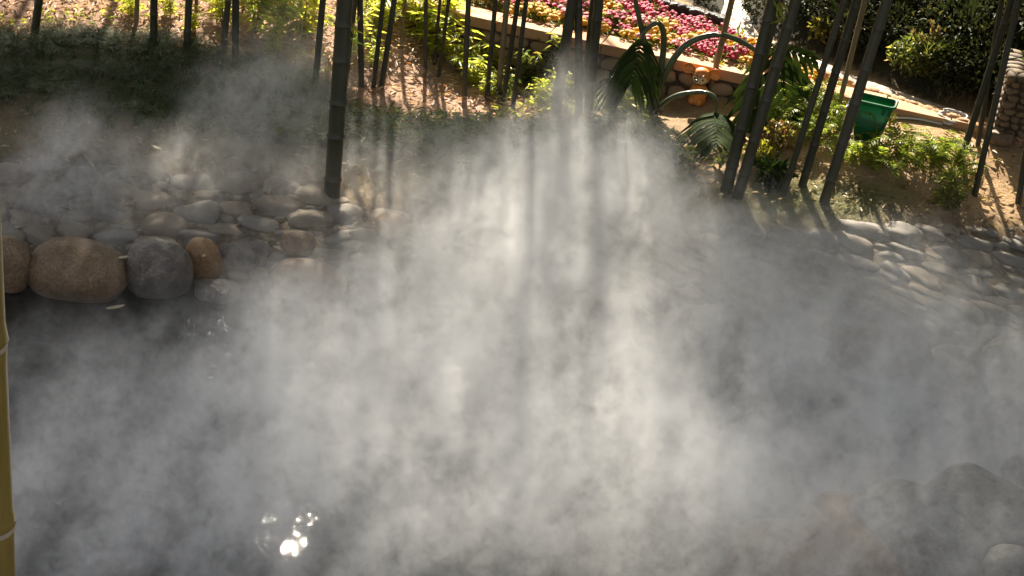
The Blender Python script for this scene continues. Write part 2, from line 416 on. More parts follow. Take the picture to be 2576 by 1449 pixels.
# ------------------------------------------------------------------ ground, pool, path
def fade_axis(lo, hi, step, far):
    a = list(np.arange(lo, hi, step)); d = step; q = hi
    while q < far: a.append(q); d *= 1.35; q += d
    a.append(far)
    d = step; q = lo; pre = []
    while True:
        d *= 1.35; q -= d
        if q < -far: break
        pre.append(q)
    return np.array([-far] + pre[::-1] + a)
xs = fade_axis(-5.5, 6.0, 0.06, 150); ys = fade_axis(3.2, 14.5, 0.06, 150)
X, Y = np.meshgrid(xs, ys, indexing='ij')
def gnoise(x, y, s, seed=0):
    return np.array([mnoise.fractal(Vector((a * s, b * s, seed)), 0.9, 2.1, 4) for a, b in zip(np.ravel(x), np.ravel(y))]).reshape(np.shape(x))
Z = terrain(X, Y)
gn = gnoise(X, Y, 1.1, 3.0)
dry = (Y - shore_y(X)) > 1.0
bedm = (Y - wall_y(X)) > -0.15
Z = Z + np.where(dry, 1, 0) * np.where(bedm, 0.3, 1.0) * gn * 0.025
nx, ny = X.shape
idx = np.arange(nx * ny).reshape(nx, ny)
F = np.stack([idx[:-1, :-1], idx[1:, :-1], idx[1:, 1:], idx[:-1, 1:]], -1).reshape(-1, 4)
gme = mesh('ground', np.stack([X, Y, Z], -1).reshape(-1, 3), F, M['ground'])
s_ = Y - shore_y(X)
def lay(base, c, k):
    return base * (1 - k[..., None]) + np.array(c) * k[..., None]
cov = np.zeros(X.shape + (3,)) + np.array((0.19, 0.145, 0.09))                       # dry earth with thin grass
cov = lay(cov, (0.34, 0.215, 0.15), sstep(Y + 0.25 * gn, 9.9, 10.35) * sstep(-X, -0.7, 0.3))   # litter bed
cov = lay(cov, (0.40, 0.265, 0.155), sstep(X + 0.35 * gn, 0.5, 1.3) * sstep(Y, 9.7, 10.3))      # sandy soil, right
cov = lay(cov, (0.38, 0.25, 0.14), sstep(X + 0.3 * gn, 2.5, 3.1) * sstep(Y, 8.9, 9.5))
turf = sstep(X, 0.9, 1.5) * sstep(-X, -3.0, -2.3) * sstep(Y, 9.25, 9.5) * sstep(-Y, -10.1, -9.8)
cov = lay(cov, (0.12, 0.125, 0.045), turf * (0.55 + 0.45 * np.clip(gn * 2, -1, 1)).clip(0, 1))
cov = lay(cov, (0.10, 0.078, 0.052), sstep(-s_ + 0.2 * gn, -1.6, -0.95))                          # mud between the cobbles
cov = lay(cov, (0.05, 0.045, 0.035), sstep(-s_, 0.0, 0.1))                            # pool bed
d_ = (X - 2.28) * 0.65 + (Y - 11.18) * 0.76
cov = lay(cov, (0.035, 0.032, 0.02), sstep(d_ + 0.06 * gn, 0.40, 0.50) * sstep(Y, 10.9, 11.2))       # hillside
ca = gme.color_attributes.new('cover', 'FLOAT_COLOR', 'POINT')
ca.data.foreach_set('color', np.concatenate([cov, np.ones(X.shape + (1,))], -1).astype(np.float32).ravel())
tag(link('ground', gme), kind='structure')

wx = np.linspace(-14, 14, 57); wy = np.linspace(2.0, 10.0, 30)
WX, WY = np.meshgrid(wx, wy, indexing='ij')
WY = np.minimum(WY, shore_y(WX) + 0.6)
wi = np.arange(WX.size).reshape(WX.shape)
WF = np.stack([wi[:-1, :-1], wi[1:, :-1], wi[1:, 1:], wi[:-1, 1:]], -1).reshape(-1, 4)
tag(link('pool_water', mesh('pool_water', np.stack([WX, WY, WX * 0], -1).reshape(-1, 3), WF, M['water'])), kind='structure')

# path: left and right edges as seen
pl = [(1795, -60), (1822, 0), (1815, 40), (1850, 80), (1910, 110), (2030, 168), (2120, 205), (2200, 233), (2300, 266), (2400, 298), (2470, 330)]
pr = [(1880, -60), (1882, 0), (1884, 40), (1910, 85), (1960, 108), (2040, 135), (2120, 180), (2200, 208), (2300, 243), (2400, 276), (2490, 316)]
def onbed(px, py):
    z = 0.75
    for _ in range(8):
        q = at(px, py, z); z = 0.5 * z + 0.5 * (T(q[0], q[1]) + 0.03)
    return q
PLs = spline([onbed(x, y) for x, y in pl], 60); PRs = spline([onbed(x, y) for x, y in pr], 60)
pv, pf = [], []
for a, b in zip(PLs, PRs):
    for t in np.linspace(0, 1, 5):
        q = a * (1 - t) + b * t
        pv.append((q[0], q[1], T(q[0], q[1]) + 0.03))
for i in range(60):
    for j in range(4):
        pf.append((i * 5 + j, i * 5 + j + 1, i * 5 + j + 6, i * 5 + j + 5))
path = tag(link('path', mesh('path', pv, pf, M['path'])), kind='structure')

# ------------------------------------------------------------------ stones
def stone_mesh(name, mat, seed, sub=3, amp=0.16, sq=(1, 1, 1), lump=0.05, flat=0.0):
    bm = bmesh.new()
    bmesh.ops.create_icosphere(bm, subdivisions=sub, radius=1.0)
    for v in bm.verts:
        u = v.co.normalized()
        q = 1 + amp * mnoise.noise(u * 1.1 + Vector((seed * 3.1, 0, 0))) + lump * mnoise.noise(u * 2.7 + Vector((0, seed * 2.3, 0)))
        w = u * q
        e = 0.82                                        # slightly squared, like river stones
        w = Vector([math.copysign(abs(c) ** e, c) for c in w])
        if flat: w.z = min(w.z, 1 - flat)
        v.co = Vector((w.x * sq[0], w.y * sq[1], w.z * sq[2]))
    me = bpy.data.meshes.new(name); bm.to_mesh(me); bm.free()
    me.materials.append(mat)
    me.polygons.foreach_set('use_smooth', np.ones(len(me.polygons), dtype=bool))
    return me
cob = [stone_mesh('cobble', M['cobble'], i, 3, 0.42, lump=0.2) for i in range(9)]
# the cobbled bank: a mud sheet that carries the cobbles
bx = np.arange(-6, 6.51, 0.1); bs = np.linspace(0, 1, 14)
bv = []
for x in bx:
    smx = 1.06 + 0.16 * mnoise.noise(Vector((x * 1.9, 4.0, 0))) - (0.22 if -1.2 < x < 0.8 else 0.0)
    for s in bs:
        s = 0.18 + s * (smx - 0.18)
        y = float(shore_y(x)) + s
        bv.append((x, y, T(x, y) + 0.006 + (0.004 if s > 0 else 0)))
bi = np.arange(len(bv)).reshape(len(bx), len(bs))
bf = np.stack([bi[:-1, :-1], bi[1:, :-1], bi[1:, 1:], bi[:-1, 1:]], -1).reshape(-1, 4)
M['mud'] = surf('damp mud with needles', [(0.3, (0.07, 0.055, 0.038)), (0.5, (0.115, 0.088, 0.058)), (0.75, (0.17, 0.13, 0.088))], 25, 0.9, 0.8, 60, bdist=0.02)
bank = tag(link('cobbled_bank', mesh('cobbled_bank', bv, bf, M['mud'])), kind='structure')
placed = []
boulders = []
def boulder(px, py, w, h, mat, label, seed, ang=0.0, depth=0.8, z=None, amp=0.18, lump=0.06, group=None, tilt=0.0, sub=4, flat=0.0, name='boulder'):
    """centre pixel, width and height in pixels of the photograph"""
    zc = z if z is not None else 0.04
    c = at(px, py, zc)
    k = np.linalg.norm(c - np.array([0, 0, CAMH])) / FPX
    rx = w * k * 0.5; rz = h * k * 0.5 * 0.98; ry = rx * depth
    if z is None:                                      # stands at the waterline
        yb = at(px, py + h * 0.5, -0.02)[1]; c = at_y(px, py, yb + ry * 0.55)
    me = stone_mesh(name, M[mat], seed, sub, amp, (rx, ry, rz), lump, flat)
    o = link(name, me, None, c, (0, tilt, ang))
    boulders.append((c[0], c[1], rx, ry, ang))
    return tag(o, label, 'boulder', group)
boulder(20, 668, 118, 140, 'tan_rock', 'reddish grey boulder cut by the left edge, beside the yellow bamboo pole', 11, depth=0.8)
boulder(192, 683, 238, 142, 'tan_rock', 'largest smooth tan oval boulder at the water edge', 12, depth=0.72, amp=0.13, lump=0.03)
boulder(399, 678, 155, 146, 'dark_rock', 'round dark boulder with a sunlit glossy patch on its face', 13, depth=0.9, amp=0.12, lump=0.10)
boulder(513, 656, 86, 118, 'ochre_rock', 'small smooth ochre boulder leaning beside the round dark one', 14, depth=0.9, tilt=-0.35, amp=0.10, lump=0.03)
boulder(617, 655, 150, 92, 'dark_rock', 'jagged flat dark rock right of the ochre boulder', 15, depth=0.8, amp=0.30, lump=0.22)
boulder(770, 705, 190, 100, 'tan_rock', 'broad pinkish rock half veiled by steam at the water edge', 16, depth=0.7, amp=0.2)
boulder(930, 690, 160, 95, 'grey_rock', 'grey rock in the steam right of the broad pinkish rock', 17, depth=0.8)
boulder(748, 612, 88, 62, 'tan_rock', 'brown rounded stone behind the jagged dark rock', 18, z=0.2)
boulder(983, 568, 80, 58, 'warm_rock', 'pale tan sunlit stone at the end of the dappled cobbles', 19, z=0.26)
boulder(545, 740, 110, 70, 'dark_rock', 'low wet dark rock under the ochre boulder at waterline', 20, z=0.0)
boulder(1110, 730, 170, 110, 'grey_rock', 'grey boulder deep in steam below the middle of the bank', 21)
boulder(1270, 790, 120, 90, 'grey_rock', 'small grey boulder at waterline left of the sky reflection', 22)
boulder(1482, 815, 220, 160, 'dark_rock', 'rounded dark boulder hanging over the bright sky reflection', 23, depth=0.75)
boulder(1655, 842, 115, 85, 'grey_rock', 'small steam veiled boulder right of the rounded dark boulder', 24, z=0.0)
boulder(1845, 850, 240, 150, 'grey_rock', 'broadest hazy boulder at waterline below the pair of thick culms', 25, depth=0.7, amp=0.25)
boulder(2035, 892, 120, 90, 'grey_rock', 'small hazy boulder low at waterline between two broad ones', 26, z=0.0)
boulder(2215, 890, 230, 140, 'tan_rock', 'broad brownish boulder at the right waterline in haze', 27, amp=0.25, depth=0.7)
boulder(2410, 925, 150, 100, 'grey_rock', 'middling hazy boulder right of the broad brownish one', 28)
boulder(2560, 930, 180, 150, 'dark_rock', 'dark hazy boulder at waterline cut by the right edge', 29)
boulder(1955, 1430, 260, 210, 'tan_rock', 'nearest rounded brown boulder at bottom, leftmost of the near bank', 31, z=0.12, depth=0.9)
boulder(2140, 1400, 330, 260, 'tan_rock', 'big brown dome boulder on the near bank, second from the left', 32, z=0.2, depth=0.9)
boulder(2330, 1400, 430, 270, 'grey_rock', 'long greenish grey boulder sloping down on the near bank', 33, z=0.28, ang=-0.5, depth=0.6, tilt=0.35)
boulder(2480, 1330, 330, 220, 'grey_rock', 'dark grey boulder at the right edge of the near bank', 34, z=0.35, ang=-0.4, depth=0.8, tilt=0.3)
boulder(2590, 1180, 90, 80, 'dark_rock', 'small dark stone cut by the right edge above near boulders', 35, z=0.3)
boulder(2560, 1440, 150, 110, 'grey_rock', 'small pale grey stone in the bottom right corner', 36, z=0.5)
for i, (px, py, w, h, mt, lb) in enumerate([(205, 1225, 150, 80, 'ochre_rock', 'reddish stone under water near the lower left'), (240, 1300, 180, 90, 'tan_rock', 'olive tan stone under water below the reddish one'),
                                           (380, 1180, 150, 80, 'dark_rock', 'dark stone under water beside the reddish one'), (90, 900, 120, 70, 'dark_rock', 'dark stone under water below the boulders at left')]):
    boulder(px, py, w, h, mt, lb, 40 + i, z=-0.22, depth=0.8)

def fits(x, y, a, b, ang):
    for (X2, Y2, a2, b2, g2) in placed + boulders:
        dx, dy = x - X2, y - Y2
        if abs(dx) > 0.5 or abs(dy) > 0.5: continue
        th = math.atan2(dy, dx)
        def rad(A, B, g):
            c, s = math.cos(th - g), math.sin(th - g)
            return 1 / math.sqrt((c / A) ** 2 + (s / B) ** 2)
        if math.hypot(dx, dy) < 0.84 * (rad(a, b, ang) + rad(a2, b2, g2)): return False
    return True
for (px, py, w) in [(590, 735, 110), (680, 745, 95), (850, 738, 120), (1010, 762, 110), (1200, 792, 85), (1370, 800, 95), (1570, 836, 90), (1745, 858, 85), (1950, 880, 95), (2115, 902, 85), (2325, 918, 95), (640, 700, 80), (1420, 770, 80), (1560, 790, 90), (1750, 810, 95), (1960, 830, 90), (2110, 850, 100)]:
    q = at(px, py, 0.0)
    if fits(q[0], q[1], w * 0.00125, w * 0.0009, 0.0): placed.append((q[0], q[1], w * 0.00125, w * 0.0010, 0.0))
for tier, (lo, hi, tries) in enumerate([(0.12, 0.18, 2200), (0.075, 0.12, 6000), (0.045, 0.075, 9000), (0.022, 0.045, 10000)]):
    for _ in range(tries):
        x = R.uniform(-4.3, 4.8)
        smax = 1.22 if x < -1.6 else 1.22 - 0.28 * sstep(x, -1.6, -0.6) * (1 - sstep(x, 0.6, 1.4))
        s = R.uniform(0.30, smax)
        a = R.uniform(lo, hi); b = a * R.uniform(0.55, 0.85)
        ang = R.gauss(0, 0.35)
        if x > 0.8:
            b = a * R.uniform(0.36, 0.55); ang = R.gauss(-0.55, 0.2)
        y = float(shore_y(x)) + s
        if fits(x, y, a, b, ang): placed.append((x, y, a, b, ang))
def imgsize(q):
    X_, Y_ = proj((q[0], q[1], 0.2)); inf = 1.0 if (-60 < X_[0] < 2640) else 0.2
    return q[2] * q[3] / (q[1] ** 2) * inf
placed.sort(key=imgsize, reverse=True)
stuff = MB()
for i, (x, y, a, b, ang) in enumerate(placed):
    h = min(b, a * 0.75) * R.uniform(0.5, 0.85)
    z = T(x, y) - h * R.uniform(0.12, 0.42)
    me = cob[i % 9]
    rot = (R.gauss(0, 0.08), R.gauss(0, 0.08), ang + (math.pi if R.random() < 0.5 else 0))
    if i < 298:
        link('cobble', me, bank, (x, y, z), rot, (a, b, h))
    else:
        stuff.ell((x, y, z), (a, b, h), Matrix.Rotation(ang, 3, 'Z'), 9, 6, nz=0.2, seed=i)
so = stuff.build('cobble_infill', M['cobble'], bank); tag(so, kind='stuff')

# ------------------------------------------------------------------ stone wall with coping
wall = empty('stone_wall', (0.6, wall_y(0.6), 0.4), 'low sandstone retaining wall with pale coping in front of the flower bed', 'wall')
wo = np.array(wall.location)
wang = math.atan(-0.262)
wd = np.array([math.cos(wang), math.sin(wang), 0]); wnrm = np.array([wd[1], -wd[0], 0])
wnrm = np.array([math.sin(wang), -math.cos(wang), 0])           # towards the viewer
core = MB()
L0, L1 = -3.2, 2.75
cc = wo + wd * (L0 + L1) / 2
core.box((cc[0] - wo[0] - wnrm[0] * 0.10, cc[1] - wo[1] - wnrm[1] * 0.10, -0.05), ((L1 - L0) / 2, 0.095, 0.36), wang)
core.build('core', M['mortar'], wall, smooth=False)
wst = [stone_mesh('stone', M['warm_rock'], 60 + i, 2, 0.22) for i in range(5)]
for row, (zc, hh) in enumerate([(-0.24, 0.085), (-0.085, 0.08), (0.06, 0.072), (0.185, 0.055)]):
    q = L0 + R.uniform(0, 0.1)
    while q < L1 - 0.05:
        w = R.uniform(0.07, 0.125)
        pz = wd * (q + w) + wnrm * R.uniform(-0.005, 0.01)
        link('stone', wst[R.randrange(5)], wall, (pz[0], pz[1], zc + R.uniform(-0.01, 0.01)), (R.uniform(-0.1, 0.1), R.uniform(-0.25, 0.25), wang), (w * 0.99, 0.035, hh * R.uniform(0.92, 1.08)))
        q += 2 * w + 0.006
q = L0 - 0.1
while q < L1 + 0.1:
    w = R.uniform(0.42, 0.62)
    cb = MB(); cb.box((0, 0, 0), (w / 2 - 0.004, 0.125, 0.043))
    pz = wd * (q + w / 2) - wnrm * 0.085
    o = cb.build('coping_stone', M['coping'], wall, smooth=False, bevel=0.006)
    o.location = (pz[0], pz[1], 0.305 + R.uniform(-0.004, 0.004)); o.rotation_euler = (R.uniform(-0.01, 0.01), 0, wang)
    q += w
# path edging stones
ems = [stone_mesh('edging_stone', M['coping'], 70 + i, 2, 0.2) for i in range(4)]
for i in range(26, 60):
    q = PLs[i]
    link('edging_stone', ems[i % 4], path, (q[0], q[1], T(q[0], q[1]) + 0.02), (0, 0, R.uniform(-0.4, 0.4) - 0.6), (R.uniform(0.05, 0.075), R.uniform(0.035, 0.05), R.uniform(0.035, 0.05)))

# low dark wall at the top of the frame
dw = empty('garden_wall', at(1750, 25, 0.95), 'low dark grey boulder wall behind the crimson flowers', 'wall')
a0 = at(1672, 8, 0.86); a1 = at(1818, 48, 0.86)
dst = [stone_mesh('stone', M['dark_rock'], 80 + i, 2, 0.25) for i in range(3)]
dl = np.array(dw.location)
for r_ in range(2):
    for k in range(9):
        t_ = (k + 0.5 * r_) / 8.5
        q = a0 * (1 - t_) + a1 * t_ - dl
        link('stone', dst[R.randrange(3)], dw, (q[0], q[1] + R.uniform(-0.01, 0.01), T(q[0] + dl[0], q[1] + dl[1]) - dl[2] + 0.03 + 0.075 * r_), (R.uniform(-.3, .3), R.uniform(-.3, .3), R.uniform(-.6, .2)), (R.uniform(0.045, 0.065), 0.05, 0.045))

# ------------------------------------------------------------------ cobble planter at the right edge
pc = at(2502, 326, 0.76)
planter = empty('stone_planter', pc, 'round cobble planter of tan river stones cut by the right edge', 'planter')
pb = MB()
pang = -0.20
pd = np.array([math.cos(pang), math.sin(pang), 0]); pn = np.array([-pd[1], pd[0], 0])     # along front, and to the back
ctr = pd * 0.62 + pn * 0.42
pb.box((ctr[0], ctr[1], 0.19), (0.60, 0.40, 0.215), pang)
pb.build('core', M['mortar'], planter, smooth=False)
pst = [stone_mesh('stone', M['planter_stone'], 90 + i, 2, 0.18) for i in range(5)]
for row in range(8):
    zc = 0.0 + row * 0.052
    q = 0.0 + (0.03 if row % 2 else 0)
    while q < 1.2:
        w = R.uniform(0.030, 0.052)
        p_ = pd * (q + w) + pn * 0.015
        if q < 0.75:
            link('stone', pst[R.randrange(5)], planter, (p_[0], p_[1], zc + R.uniform(-0.006, 0.006)), (0, R.uniform(-0.5, 0.5), pang), (w, 0.035, R.uniform(0.023, 0.030)))
        q += 2 * w
    q = 0.02
    while q < 0.7:
        w = R.uniform(0.035, 0.055)
        p_ = pn * (q + w) + pd * 0.015
        link('stone', pst[R.randrange(5)], planter, (p_[0], p_[1], zc), (0, R.uniform(-0.4, 0.4), pang + math.pi / 2), (w, 0.035, R.uniform(0.023, 0.030)))
        q += 2 * w
for k in range(9):
    p_ = pd * (0.02 + 0.09 * k) + pn * 0.05
    link('coping_stone', pst[k % 5], planter, (p_[0], p_[1], 0.415), (R.uniform(-.2, .2), 0, pang + 1.2 + R.uniform(-.3, .3)), (0.085, 0.042, 0.034))
for k in range(6):
    p_ = pn * (0.12 + 0.1 * k) + pd * 0.05
    link('coping_stone', pst[k % 5], planter, (p_[0], p_[1], 0.415), (0, 0, pang + R.uniform(-.3, .3)), (0.085, 0.045, 0.034))
boulder(2521, 347, 62, 42, 'tan_rock', 'flat brown boulder set in the soil below the cobble planter', 95, z=0.72, depth=0.6, flat=0.3)
boulder(2590, 345, 50, 40, 'coping', 'pale boulder cut by the right edge under the cobble planter', 96, z=0.72, depth=0.6)

# ------------------------------------------------------------------ shading plan: which ground the sun reaches (photo pixels)
LIT = [(420, 405, 110, 55, 0.4), (392, 505, 120, 85, 0.05), (865, 505, 140, 85, 0.0), (985, 565, 105, 80, 0.0), (880, 600, 90, 60, 0.2), (405, 690, 80, 95, 0.0), (396, 740, 75, 60, 0.0), (700, 640, 60, 22, 0.3),
       (2240, 660, 150, 95, 0.15), (2170, 560, 330, 60, 0.45), (2330, 760, 120, 50, 0.3), (500, 455, 70, 30, 0.5), (560, 510, 80, 40, 0.6), (706, 1350, 46, 70, 0.0),
       (840, 330, 40, 40, 0.3), (2500, 560, 130, 130, 0.15), (250, 165, 420, 75, 0.62), (640, 250, 170, 70, 0.62), (1050, 330, 250, 60, 0.65), (1300, 300, 220, 60, 0.4), (1560, 330, 120, 60, 0.3)]
def shade_prob(px, py):
    p = np.ones_like(px)
    # steam in the middle stands in the sun
    mid = sstep(px, 430, 760) * sstep(-px, -2050, -1550) * sstep(py, 380, 640)
    p = np.minimum(p, 1 - 0.62 * mid)
    # litter slope at upper left and all of the garden on the right are open to the sun
    edge = np.interp(px, [0, 450, 600, 850, 1300, 1500, 1700, 1850, 2100, 2576], [85, 100, 175, 265, 330, 345, 400, 520, 575, 650])
    p = np.where(py < edge, 0.03, p)
    for (cx, cy_, rx, ry, q) in LIT:
        e = ((px - cx) / rx) ** 2 + ((py - cy_) / ry) ** 2
        p = np.minimum(p, q + (1 - q) * sstep(e, 0.6, 1.3))
    return p

# ------------------------------------------------------------------ bamboo
def bamboo_mesh(base, top, r, mat, spacing, seed, height, side=None, z0=1.3):
    """culm with swollen nodes running from base through top, in local coordinates"""
    d = np.array(top) - np.array(base); d = d / d[2]
    rr = random.Random(seed)
    zs, rs = [], []
    z = 0.0; zn = rr.uniform(0.1, spacing)
    pts = [(-0.15, r * 1.03), (0.0, r * 1.03)]
    rings = []
    while zn < height:
        taper = 1 - 0.45 * (zn / height) ** 1.5
        pts += [(zn - 0.035, r * taper), (zn - 0.008, r * taper * 1.02), (zn, r * taper * 1.15), (zn + 0.010, r * taper * 1.03), (zn + 0.04, r * taper * 0.985)]
        rings.append((zn, r * taper))
        zn += spacing * rr.uniform(0.85, 1.2) * (1 + 0.2 * zn / height)
    pts.append((height, r * 0.5))
    mb = MB()
    bend = np.array([rr.uniform(-1, 1), rr.uniform(-1, 1), 0]) * 0.003
    arch = np.array([rr.uniform(0.12, 0.36) * (1 if rr.random() < 0.6 else -1), rr.uniform(-0.08, 0.08), 0]) if side is None else np.array(side)
    def pos(zz): return d * zz + bend * zz * zz + arch * max(zz - z0, 0) ** 1.2
    mb.tube([pos(a) for a, _ in pts], [b for _, b in pts], 10)
    rg = []
    for zz, q in rings:
        if zz < 2.0:
            t_ = MB(); t_.tube([pos(zz - 0.004), pos(zz), pos(zz + 0.004)], [q * 1.06, q * 1.19, q * 1.06], 10, cap=False); rg.append(t_)
    return mb, rg, pos
CULMS = [  # base px, py, top px at the frame top, width px, material, label
 (88, 82, 98, 19, 'culm', 'short grey bamboo culm nearest the left edge on the leaf litter'),
 (343, 60, 345, 12, 'culm_brown', 'thin brown culm standing far back in the litter at upper left'),
 (387, 114, 387, 18, 'culm', 'upright grey culm at the top of the lily turf, left of a darker one'),
 (470, 124, 475, 17, 'culm', 'dark upright culm just right of the upright grey one above the lily turf'),
 (493, 53, 494, 9, 'culm_brown', 'slim culm half hidden behind the dark upright culm at upper left'),
 (563, 114, 574, 15, 'culm', 'slightly leaning culm left of its thicker pale neighbour by young bamboo'),
 (592, 158, 593, 18, 'culm', 'pale dusty upright culm rising out of the lily turf in the light beams'),
 (793, 214, 812, 16, 'culm', 'slim leaning culm left of the thickest trunk'),
 (834, 500, 868, 40, 'culm', 'thickest bamboo trunk, standing at the edge of the cobbles'),
 (865, 222, 891, 17, 'culm', 'culm touching the right side of the thickest trunk'),
 (909, 218, 906, 15, 'culm', 'upright culm, first one clear to the right of the thickest trunk'),
 (939, 222, 964, 12, 'culm', 'thin leaning culm, second one clear to the right of the thickest trunk'),
 (959, 226, 992, 14, 'culm', 'leaning culm, third one clear to the right of the thickest trunk'),
 (1009, 118, 1019, 10, 'culm_brown', 'thin culm far back in front of the yellow green young bamboo'),
 (1069, 182, 1072, 10, 'culm', 'thin straight culm whose shadow runs down the litter'),
 (1092, 162, 1107, 8, 'culm', 'thinnest culm, left of a pair in front of the young bamboo'),
 (1104, 190, 1129, 9, 'culm', 'very thin leaning culm, right of a pair in front of the young bamboo'),
 (1167, 248, 1179, 14, 'culm', 'lone brownish culm before the left end of the visible wall'),
 (1224, 248, 1247, 12, 'culm', 'leftmost culm of the four standing before the wall'),
 (1252, 254, 1276, 15, 'culm_brown', 'palest culm of the four standing before the wall'),
 (1264, 262, 1304, 13, 'culm', 'most slanted culm of the four standing before the wall'),
 (1289, 282, 1324, 12, 'culm', 'rightmost culm of the four standing before the wall'),
 (1396, 292, 1439, 27, 'culm', 'thick dark slanted culm, left of the tight dark clump'),
 (1456, 292, 1455, 20, 'culm', 'straight dark culm in the centre of the tight dark clump'),
 (1466, 235, 1490, 12, 'culm', 'thin olive culm squeezed inside the tight dark clump'),
 (1478, 288, 1507, 25, 'culm', 'thick dark culm, right of the tight dark clump'),
 (1781, 250, 1842, 15, 'culm_brown', 'olive brown culm standing right beside the orange dog figurine'),
 (1826, 480, 1946, 30, 'culm', 'thick dark culm in front of the hanging philodendron leaf, left of two'),
 (1880, 300, 1964, 14, 'culm', 'thinner culm partly hidden behind the two thick dark ones'),
 (1856, 495, 2002, 28, 'culm', 'thick dark culm in front of the hanging philodendron leaf, right of two'),
 (1970, 492, 2124, 16, 'culm', 'slender dark culm left of the bucket, first of three slanting together'),
 (2017, 470, 2156, 21, 'culm', 'dark culm left of the bucket, second of three slanting together'),
 (2102, 300, 2176, 13, 'culm_brown', 'pale brown sunlit culm behind the dark culm beside the bucket'),
 (2072, 512, 2232, 26, 'culm', 'dark culm crossing in front of the green bucket'),
 (2459, 368, 2519, 12, 'culm', 'thin upright culm of the right trio, nearest the planter corner'),
 (2414, 412, 2546, 16, 'culm', 'brown culm of the right trio slanting most, left one at the ground'),
 (2452, 490, 2561, 15, 'culm', 'greenish culm of the right trio standing lowest on the soil'),
 (2560, 512, 2640, 14, 'culm', 'culm stub at the right edge cut off by the frame'),
]
bam = []
for i, (bx_, by_, tx, w, mt, lb) in enumerate(CULMS):
    base = ground(bx_, by_)
    top = at_y(tx, 0, base[1] + 0.0)
    k = np.linalg.norm(base - np.array([0, 0, CAMH])) / FPX
    r = w * k * 0.5
    H_ = 7.0 + 1.5 * R.random() if w > 11 else 4.5 + R.random()
    root = empty('bamboo', base, lb, 'bamboo', 'bamboo culms along the bank')
    sp = 0.26 if w > 14 else 0.20
    mb, rg, pos = bamboo_mesh(base, top, r, mt, sp, i, H_, (-0.26, 0.0, 0) if w == 40 else None, max(0.3, top[2] - base[2]) + 0.12)
    mb.build('culm', M[mt], root)
    if w >= 15:
        for t_ in rg: t_.build('node_ring', M['node_ring'], root)
    if w in (30, 17) and mt == 'culm':                 # a few leaves hanging into view
        n = 14
        cx_ = {30: 1962, 27: 1425, 17: 880}[w]
        c_ = at_y(cx_, 8 if w == 30 else 60, base[1] - 0.05) - base
        P_ = c_ + NR.normal(0, 0.045, (n, 3)); D_ = rand_dirs(n, -1.0, -0.2); L_ = NR.uniform(0.07, 0.14, n)
        link('foliage', leaf_mesh('foliage', P_, D_, rand_dirs(n), L_, L_ * 0.2, M['lit_leaf'], 0.1), root)
        tg = MB(); tg.tube([pos(max(c_[2] + 0.05, 0.2)), (pos(c_[2]) + c_) / 2 + np.array([0, 0, 0.04]), c_], [0.003, 0.0025, 0.0015], 4, cap=False); tg.build('twig', M['twig'], root)
    bam.append((root, base, pos, H_))
# more of the grove just outside the frame; it shades the pool
for i, (x, y) in enumerate([(-3.6, 12.4), (-2.4, 12.9), (-1.3, 13.4), (-4.8, 11.8), (-4.4, 13.4), (-0.2, 14.6), (-3.0, 14.6), (4.9, 10.3), (5.3, 9.3), (-5.2, 10.2)]):
    base = np.array([x, y, T(x, y)])
    root = empty('bamboo', base, 'bamboo culm of the grove just outside the frame, seen only by its shade', 'bamboo', 'bamboo beyond the frame')
    mb, rg, pos = bamboo_mesh(base, base + np.array([R.uniform(-.06, .06), R.uniform(-.05, .05), 1]), 0.035, 'culm', 0.28, 100 + i, 8)
    mb.build('culm', M['culm'], root)
    bam.append((root, base, pos, 8))
# leafy sprays on the culms above the frame: chosen so that their shade falls where the photo is dark
acc = [[] for _ in bam]
NS = 20000
gx = NR.uniform(-5.5, 5.8, NS); gy = NR.uniform(2.0, 10.6, NS)
gz = np.maximum(terrain(gx, gy), 0)
ppx, ppy = proj(np.stack([gx, gy, gz], 1))
keep = NR.rand(NS) < shade_prob(ppx, ppy) ** 1.3
zz = NR.uniform(1.35, 5.4, NS)
tt = (zz - gz) / SUN[2]
SP = np.stack([gx, gy, gz], 1) + SUN * tt[:, None]
spx, spy = proj(SP)
vis = (spx > -150) & (spx < 2730) & (spy > -110) & (spy < 1520)
mir = SP * np.array([1, 1, -1.0])
mpx, mpy = proj(mir)
for (cx, cy_, rx, ry) in [(1425, 950, 95, 75), (1830, 1000, 95, 120), (2230, 965, 60, 45), (200, 990, 45, 45), (205, 1110, 45, 45), (580, 845, 35, 22), (480, 835, 45, 22), (1600, 980, 50, 40)]:
    keep &= (((mpx - cx) / rx) ** 2 + ((mpy - cy_) / ry) ** 2) > 1
keep &= ~vis & (SP[:, 2] > terrain(SP[:, 0], SP[:, 1]) + 0.5)
axis = [np.array([b_ + p_(float(h)) for h in np.linspace(1, 6, 11)]) for (_, b_, p_, _) in bam]
count = 0
for i in np.nonzero(keep)[0]:
    P_ = SP[i]
    best, bd = -1, 1.6
    for j, (root, base, pos, H_) in enumerate(bam):
        if abs(base[0] - P_[0]) > 2.4 or abs(base[1] - P_[1]) > 2.4: continue
        q = base + pos(max(P_[2] - base[2], 0))
        d = math.hypot(q[0] - P_[0], q[1] - P_[1]) * (0.85 + 0.3 * R.random())
        if d < bd and P_[2] - base[2] < H_: best, bd = j, d
    if best >= 0: acc[best].append(P_); count += 1
def crown_extra(j):
    root, base, pos, H_ = bam[j]
    for _ in range(40):
        h = R.uniform(4.5, H_); q = base + pos(h) + np.array([R.gauss(0, .5), R.gauss(0, .5), R.gauss(0, .2)])
        g_ = q - SUN * ((q[2] - 0.3) / SUN[2])
        a_, b_ = proj(g_)
        if R.random() < shade_prob(a_, b_)[0] ** 1.3: acc[j].append(q)
